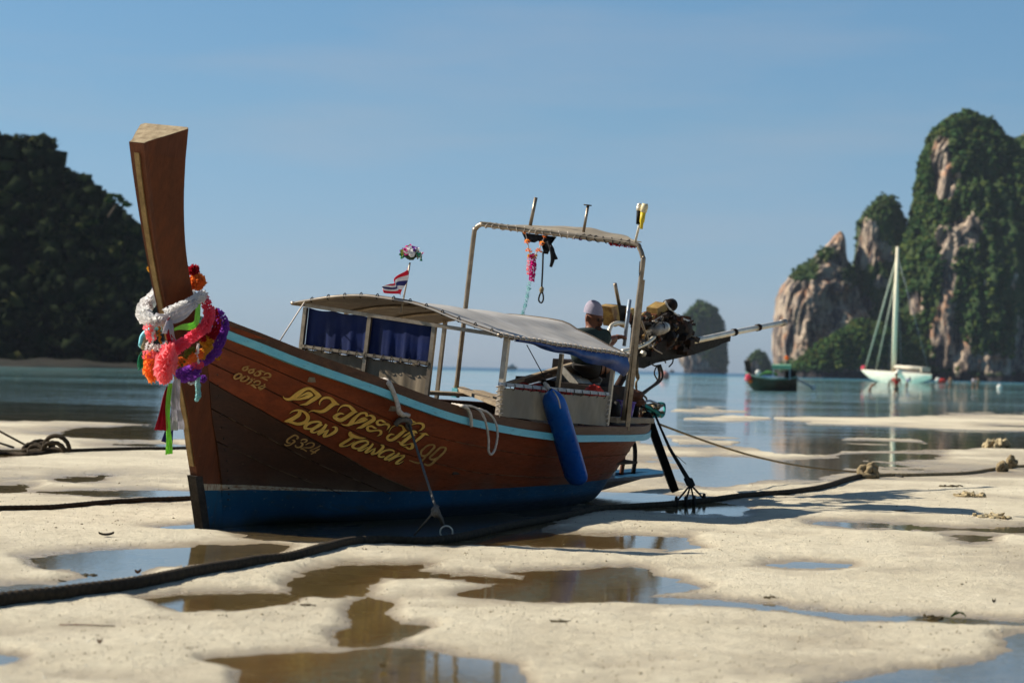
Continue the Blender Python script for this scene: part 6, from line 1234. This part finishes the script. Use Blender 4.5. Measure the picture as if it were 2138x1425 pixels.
kc = G(1800, 985, .05); a = B2W(B(1374, 884, .15)); P = [a*(1-q)+kc*q-np.array([0, 0, .10*math.sin(q*math.pi)]) for q in np.linspace(0, 1, 16)]; mb = MB(); mb.tube(P, .0105, 6); solo(mb, 'stern_line', M['rope_s'], 'taut thin line from the stern to the big sandy knot', 'rope', kc)
sandrope('thin_rope', 'thin line end on the sand just right of the big sandy knot', [(1838, 990), (1860, 993), (1885, 996)], .012, M['rope_d'], .8)
a = B2W(B(1392, 925, .62)); mb = MB(); mb.tube([B2W(B(1412, 950, .62)), B2W(B(1432, 968, .62))], .003, 5); solo(mb, 'loose_thread', M['rope_d'], 'loose thread sticking off the dark bridle line', 'thread', B2W(B(1432, 968, .62)))

# ------------------------------------------------------------------ distant boats, swimmers, buoys
def dboat():
    D = 155.; k = D/F; c = at(1615, 815, D); c[2] = 0; t = thing('longtail_boat', 'distant green longtail boat afloat with a pale green canopy', 'boat', c)
    e = lambda x, y, dy=0: at(x, y, D+dy)
    Ls = []
    for s in np.linspace(0, 1, 16):
        x = 1557+107*s; sh = np.interp(s, [0, .15, .5, .85, 1], [777, 785, 791, 790, 786]); w_ = .95*math.sin(math.pi*min(max(s*.86+.05, 0), 1))**.7; bot = np.interp(s, [0, .1, .3, 1], [800, 812, 818, 818]); row = []
        for q in np.linspace(-1, 1, 9): row.append(e(x+10*(1-abs(q))*(s < .2)*(1-s*5), sh+(bot-sh)*(1-abs(q)**7), q*w_*-1.))
        Ls.append(row)
    mb = MB(); mb.slab(Ls, .05, (0, 0, 1)); mb.build('hull', MAT('dark_green_hull', (.025, .045, .03), (.05, .025, .012), .8, .6), t)
    mb = MB(); 
    for sg in (0, -1): mb.tube([r[sg] for r in Ls], .06, 6)
    mb.build('gunwale', MAT('green_grey_rail', (.14, .24, .2), None, 3), t)
    mb = MB(); mb.add([e(1553, 752, .2), e(1566, 751, .2), e(1569, 783, .2), e(1559, 783, .2), e(1553, 752, -.2), e(1566, 751, -.2), e(1569, 783, -.2), e(1559, 783, -.2)], [(0, 1, 2, 3), (7, 6, 5, 4), (0, 4, 5, 1), (1, 5, 6, 2), (2, 6, 7, 3), (3, 7, 4, 0)]); mb.build('prow', MAT('dark_prow', (.05, .03, .02), None, 2), t, False)
    mb = MB(); mb.slab([[e(x, 760+2*abs(v), v*.9) for v in np.linspace(-1, 1, 7)] for x in np.linspace(1612, 1652, 5)], .25, (0, 0, 1)); mb.build('canopy', MAT('pale_green_tarp', (.2, .42, .26), None, 1), t)
    for x in (1614, 1649):
        for dy in (-.8, .8): mb = MB(); mb.beam(e(x, 762, dy), e(x, 792, dy), .06); mb.build('post', M['galv'], t, False)
    mb = MB(); mb.slab([[e(x, 779-6*math.sin((x-1585)/38*3.1)+4*abs(v), v*.7) for v in np.linspace(-1, 1, 7)] for x in np.linspace(1585, 1623, 8)], .1, (0, 0, 1)); mb.build('green_cover', MAT('green_cover', (.05, .16, .03), None, 2), t)
    mb = MB(); mb.box(e(1650, 785), (.7, .6, .7)); mb.cyl(e(1650, 780), e(1652, 770), .15, 8); mb.build('engine', M['grease'], t, False)
    mb = MB(); mb.tube([e(1656, 787), e(1696, 808)], .06, 6); mb.build('shaft', M['galv'], t)
    mb = MB(); mb.ball(e(1698, 809), .17, 10, 8); mb.build('shaft_float', M['whitep'], t)
    mb = MB(); mb.ball(e(1583, 777, -1), .18, 10, 8); mb.build('white_fender', M['whitep'], t)
    for (x, y, r, m) in ((1562, 786, .18, 'g_pink'), (1559, 791, .13, 'g_salmon'), (1566, 796, .12, 'g_orange'), (1642, 747, .14, 'g_orange')):
        mb = MB(); mb.ball(e(x, y, -.5), r, 10, 7, jit=.3); mb.build('flower_bunch', M[m], t)
    mb = MB(); mb.cyl(e(1641, 762), e(1642, 748), .03, 6); mb.build('flag_stick', M['pipe'], t)
dboat()
def yacht():
    D = 440.; c = at(1872, 797, D); c[2] = 0; t = thing('sailing_yacht', 'white sailing yacht at anchor before the cliffs with bare mast', 'yacht', c); e = lambda x, y, dy=0: at(x, y, D+dy-(x-1872)*D/F*1.0)
    W_ = MAT('white_hull_paint', (.97, .86, .70), (.92, .8, .64), .3, .4); Ls = []
    for s in np.linspace(0, 1, 18):
        x = 1799+146*s; sh = np.interp(s, [0, .5, 1], [771, 776, 781]); w_ = 1.9*math.sin(math.pi*min(max(s*.85+.03, 0), 1))**.35; bot = np.interp(s, [0, .12, .35, .75, 1], [773, 789, 800, 801, 789]); Ls.append([e(x, sh+(bot-sh)*(1-abs(q)**7), -q*w_) for q in np.linspace(-1, 1, 9)])
    mb = MB(); mb.slab(Ls, .1, (0, 0, 1)); mb.build('hull', W_, t)
    mb = MB(); mb.slab([[r[0]*(1-v)+r[-1]*v+[0, 0, .05] for v in np.linspace(0, 1, 5)] for r in Ls], .06, (0, 0, 1)); mb.build('deck', MAT('tan_deck', (.4, .3, .18), None, 1), t)
    mb = MB(); mb.box(e(1895, 776), (4.6, 1.8, .8), taper=.8); mb.build('cabin', W_, t, False)
    mb = MB(); mb.tube([e(1865.5, 778), e(1870, 640), e(1874, 515)], [.42, .40, .26], 10); mb.build('mast', MAT('mast_paint', (.95, .84, .60), (.9, .78, .55), 1), t)
    mb = MB(); mb.tube([e(1868, 765), e(1934, 769)], .30, 8); mb.build('boom_sail', MAT('sail_cover', (.68, .62, .5), (.5, .44, .34), .6, .8), t)
    mb = MB(); mb.box(e(1932, 772), (1.6, 1.4, .9)); mb.build('cockpit_shade', MAT('canvas_shade', (.55, .48, .36), None, 1), t, False)
    for x0, x1, y1, r in ((1806, 1872, 540, .16), (1829, 1871, 580, .12)): mb = MB(); mb.tube([e(x0, 772), e(x1, y1)], r, 6); mb.build('furled_sail', MAT('furled_sail', (.4, .44, .34), (.33, .38, .28), 1), t)
    for x0 in (1855, 1882, 1940): mb = MB(); mb.tube([e(x0, 776, 1.2), e(1873, 530)], .03, 4); mb.build('stay', M['galv'], t)
    mb = MB(); mb.ball(e(1803, 768), .5, 8, 6); mb.build('bow_roll', M['g_pink'], t)
yacht()
def wader(label, x, yfeet, D, h, shirt, pose=0, legs=(.28, .12, .07), trunks=(.03, .03, .04)):
    b = at(x, yfeet, D); b[2] = -.35; t = thing('person', label, 'person', (b[0], b[1], 0.), group='people wading far out in the shallows'); s = h/1.7
    L = lambda dx, dy, z: b+np.array([dx*s, dy*s, z*s]); sk = MAT('tan_skin', (.42, .22, .13), None, 10, .6); lean = pose*.35; hp_ = L(0, 0, .92); ch = L(lean, 0, 1.32-.12*pose); nk = L(lean*1.4, 0, 1.48-.2*pose); hd_ = L(lean*1.7, 0, 1.62-.26*pose)
    skinned('body', [[cr_(hp_, .15*s), cr_(ch, .16*s), cr_(nk, .06*s), cr_(hd_, .10*s), cr_(hd_+[0, 0, .07*s], .07*s)], [cr_(hp_, .15*s), cr_(L(.1, .02, .5), .08*s), cr_(L(.11, 0, .05), .05*s)], [cr_(hp_, .15*s), cr_(L(-.1, .02, .5), .08*s), cr_(L(-.11, 0, .05), .05*s)],
      [cr_(ch, .16*s), cr_(L(.22+lean, 0, 1.38-.15*pose), .06*s), cr_(L(.27+lean, -.05, 1.08), .045*s), cr_(L(.25+lean, -.15, .85), .035*s)], [cr_(ch, .16*s), cr_(L(-.22+lean, 0, 1.38-.15*pose), .06*s), cr_(L(-.27+lean, -.05, 1.08), .045*s), cr_(L(-.25+lean, -.15, .85), .035*s)]], sk, t, 1)
    if shirt: skinned('shirt', [[cr_(L(0, 0, .95), .175*s), cr_(ch, .185*s)], [cr_(ch, .185*s), cr_(L(.22+lean, 0, 1.38), .08*s), cr_(L(.25+lean, 0, 1.2), .07*s)], [cr_(ch, .185*s), cr_(L(-.22+lean, 0, 1.38), .08*s), cr_(L(-.25+lean, 0, 1.2), .07*s)]], MAT('shirt', shirt, None, 4), t, 1)
    skinned('shorts', [[cr_(hp_, .17*s), cr_(L(.1, .02, .6), .11*s)], [cr_(hp_, .17*s), cr_(L(-.1, .02, .6), .11*s)]], MAT('trunks', trunks, None, 4), t, 1)
    mb = MB(); mb.ball(hd_+[0, .01, .04*s], (.105*s, .105*s, .1*s), 10, 7); mb.build('hair', M['hair'], t)
wader('wader in a bright red shirt below the yacht', 1871, 826, 150, 1.62, (.62, .03, .02))
wader('bare-chested wader stooping left of the red shirt', 1816, 818, 175, 1.15, None, 1)
wader('wader in pale lilac shirt right of the red shirt', 1893, 806, 250, 1.5, (.5, .48, .6), .6)
wader('wader in cream shirt just left of the red shirt, farther off', 1856, 803, 260, 1.2, (.6, .5, .35), .5)
wader('lone bare-backed wader well right of the yacht', 1984, 811, 260, 1.6, None, 0)
wader('wader in white shirt in the pair at the far right', 2032, 812, 260, 1.6, (.7, .62, .68), .3)
wader('darker wader in the pair at the far right', 2041, 812, 262, 1.6, (.3, .2, .08), 0)
def floater(label, x, y, D, r, m, name='buoy'):
    c = at(x, y, D); c[2] = r*.5; t = thing(name, label, 'buoy', (c[0], c[1], 0), group='buoys floating in the bay'); mb = MB(); mb.ball(c, r, 14, 10); mb.build('float', m, t); mb = MB(); mb.tube([c+[0, 0, r*.9], c+[0, 0, r*1.35]], r*.18, 6); mb.build('eye_loop', M['galv'], t)
floater('faded red round buoy right of the engine cables', 1387, 785, 350, .75, MAT('faded_red', (.5, .2, .16), (.3, .12, .1), 1))
floater('small white buoy at the far right of the bay', 2087, 812, 270, .32, M['whitep'])
c = at(1966, 788, 470); c[2] = 0; t = thing('dinghy', 'small red and white dinghy just right of the yacht', 'boat', c)
mb = MB(); mb.ball(c+[0, 0, .4], (1.0, .7, .5), 12, 8); mb.build('hull', M['red'], t); mb = MB(); mb.ball(c+[-.7, 0, .6], (.55, .5, .45), 10, 7); mb.build('cover', M['whitep'], t)
c = at(1068, 766, 1400); c[2] = 0; t = thing('far_boat', 'tiny pale boat on the horizon between the canopy posts', 'boat', c)
mb = MB(); mb.box(c+[0, 0, .9], (6, 2, 1.6), taper=1.1); mb.build('hull', M['pipe'], t, False); mb = MB(); mb.box(c+[.3, 0, 2.3], (2.5, 1.6, 1.4)); mb.build('cabin', M['whitep'], t, False)

# ------------------------------------------------------------------ litter on the flat
def lump(label, x, y, R, m, seed, n=14, flat=.4, name='seaweed_clump', cat='seaweed', stringy=.3):
    n = max(n, 12)
    rs = np.random.RandomState(seed); c = G(x, y); mb = MB()
    for k in range(n):
        p = c+rs.randn(3)*[R*.55, R*.5, 0]; p[2] = max(gz(p[0], p[1]), 0)+R*flat*rs.rand()*.5
        if rs.rand() < stringy: mb.tube(cr([p, p+rs.randn(3)*[R*.4, R*.4, R*.15]+[0, 0, R*.1], p+rs.randn(3)*[R*.6, R*.5, 0]], 4), R*.06, 5)
        else: mb.ball(p, (R*rs.uniform(.15, .4), R*rs.uniform(.15, .35), R*flat*rs.uniform(.2, .45)), 8, 6, jit=.5)
    mb.ball([c[0], c[1], max(c[2], 0)], (R*.85, R*.75, R*flat*.28), 14, 6, jit=.35)
    return solo(mb, name, m, label, cat, c, smooth=False, group=None)
weed = MAT('brown_weed', (.10, .075, .03), (.05, .035, .015), 30, .8, bump=.6); coral = MAT('sandy_coral', (.5, .41, .24), (.36, .28, .16), 20, .9, bump=.8)
lump('pale coral lump standing alone on the far right sandbar', 2078, 932, .22, coral, 1, 26, .8, 'coral_lump', 'coral', 0)
lump('sandy tangled clump right of the big rope knot', 2020, 1036, .11, coral, 2, 16, .7, 'sand_clump', 'clump', .6)
lump('flat dark clump upper right, beyond the tangled one', 1985, 1015, .10, weed, 3, 10, .25)
lump('crumbly sandy heap close to the right frame edge', 2076, 1080, .10, coral, 4, 22, .4, 'sand_clump', 'clump', .4)
lump('brown weed with green shoot on the narrow stream at right', 1950, 1291, .045, weed, 5, 12, .5)
lump('thin brown weed strip on the lower middle sand', 1165, 1297, .04, weed, 6, 9, .2)
lump('small dark weed bit in the narrow stream', 1607, 1254, .03, weed, 7, 7, .3)
lump('dark weed wedge at the edge of the left pool', 190, 1200, .035, weed, 8, 8, .3)
lump('small dark weed spot on the bank below the left pool', 128, 1212, .02, weed, 9, 6, .3)
lump('grey weed smear on the sandbar right of the boat', 1880, 1066, .05, weed, 10, 5, .12)
lump('low dark weed at the lower left edge of the shadow pool', 640, 1262, .035, weed, 11, 8, .2)
def leaf(label, x, y, L_, m, ang, name='dead_leaf'):
    c = G(x, y, .008); g = []; u = np.array([math.cos(ang), math.sin(ang), 0]); v = np.array([-u[1], u[0], 0])
    for s in np.linspace(-1, 1, 9): g.append([c+u*s*L_/2+v*q*L_*.22*math.cos(s*1.45)+[0, 0, .012*abs(q)+.012*s*s] for q in (-1, -.5, 0, .5, 1)])
    mb = MB(); mb.slab(g, .0015, (0, 0, 1)); t = c; solo(mb, name, m, label, 'leaf', c-[0, 0, .01])
lf = MAT('dead_leaf', (.16, .07, .03), (.07, .035, .02), 30, .7); lf2 = MAT('dark_leaf', (.03, .024, .018), None, 30, .7)
leaf('curled black leaf lying on the sand left of the prow foot', 222, 1117, .10, lf2, .5); leaf('brown leaf at the left pool rim', 288, 1196, .05, lf, 1.); leaf('small red brown leaf on the lower left sand', 208, 1342, .022, lf, .4)
leaf('pale curled leaf lying in the bottom pool', 800, 1392, .06, MAT('straw_leaf', (.45, .35, .18), None, 30), 1.1); leaf('dark leaf beside the green shoot at right', 2075, 1257, .02, lf2, .2)
mb = MB(); a, b = G(124, 1303, .006), G(240, 1306, .006); mb.tube([a, (a+b)/2+[0, 0, .002], b], .0028, 5); solo(mb, 'reed_stem', lf, 'thin reddish reed stem lying flat on the lower left sand', 'stem', a)
mb = MB(); c = G(1985, 1286, .01)
for k in range(4): mb.tube(cr([c, c+[.02+.01*k, 0, .02], c+[.03+.015*k, .01*k, .03-.01*k]], 4), .003, 5)
solo(mb, 'green_shoot', foliage('shoot', (.06, .16, .03), (.08, .2, .04), 20), 'tiny green shoot beside the brown weed on the stream', 'shoot', c)
# crab pellets, shell grit and crumbs
def grit(name, n, r0, r1, mat, seed, ymin=7.5, ymax=30):
    rs = np.random.RandomState(seed); y = ymin*(ymax/ymin)**rs.rand(n); x = y*rs.uniform(-.24, .24, n); cl = fbm(x*1.3, y*1.3, 3, seed)
    k = rs.rand(n) < sstep(.38, .62, cl)*.9+.1; x, y = x[k], y[k]; z = hgt(x, y); k = z > .006; x, y, z = x[k], y[k], z[k]
    r = rs.uniform(r0, r1, len(x))*(1+.6*(rs.rand(len(x)) < .05)); P = np.stack([x, y, z+r*.25], 1); o = crowns(name, mat, P, r, 0, 0, jit=.55, squash=.7); _tag(o, None, None, None, 'stuff')
grit('sand_pellets', 6500, .002, .0055, MAT('pellet', (.33, .27, .18), (.22, .17, .1), 40, .9, kind='Position'), 101)
grit('dark_grit', 900, .0018, .0045, MAT('grit', (.06, .045, .03), None, 40, .9), 103)
grit('shell_crumbs', 1500, .002, .005, MAT('shell', (.7, .66, .56), None, 40, .7), 105)

# ------------------------------------------------------------------ sea haze over the bay
mb = MB(); mb.box((0, 1780, 55), (13000, 4700, 126)); hz = NT('haze'); pv = hz.n('ShaderNodeVolumePrincipled'); pv.inputs['Color'].default_value = (.72, .82, 1, 1); pv.inputs['Density'].default_value = HAZE; pv.inputs['Anisotropy'].default_value = .2
hz.l(pv.outputs[0], hz.out.inputs['Volume']); ho = mb.build('haze', hz.m, None, False); ho['kind'] = 'stuff'
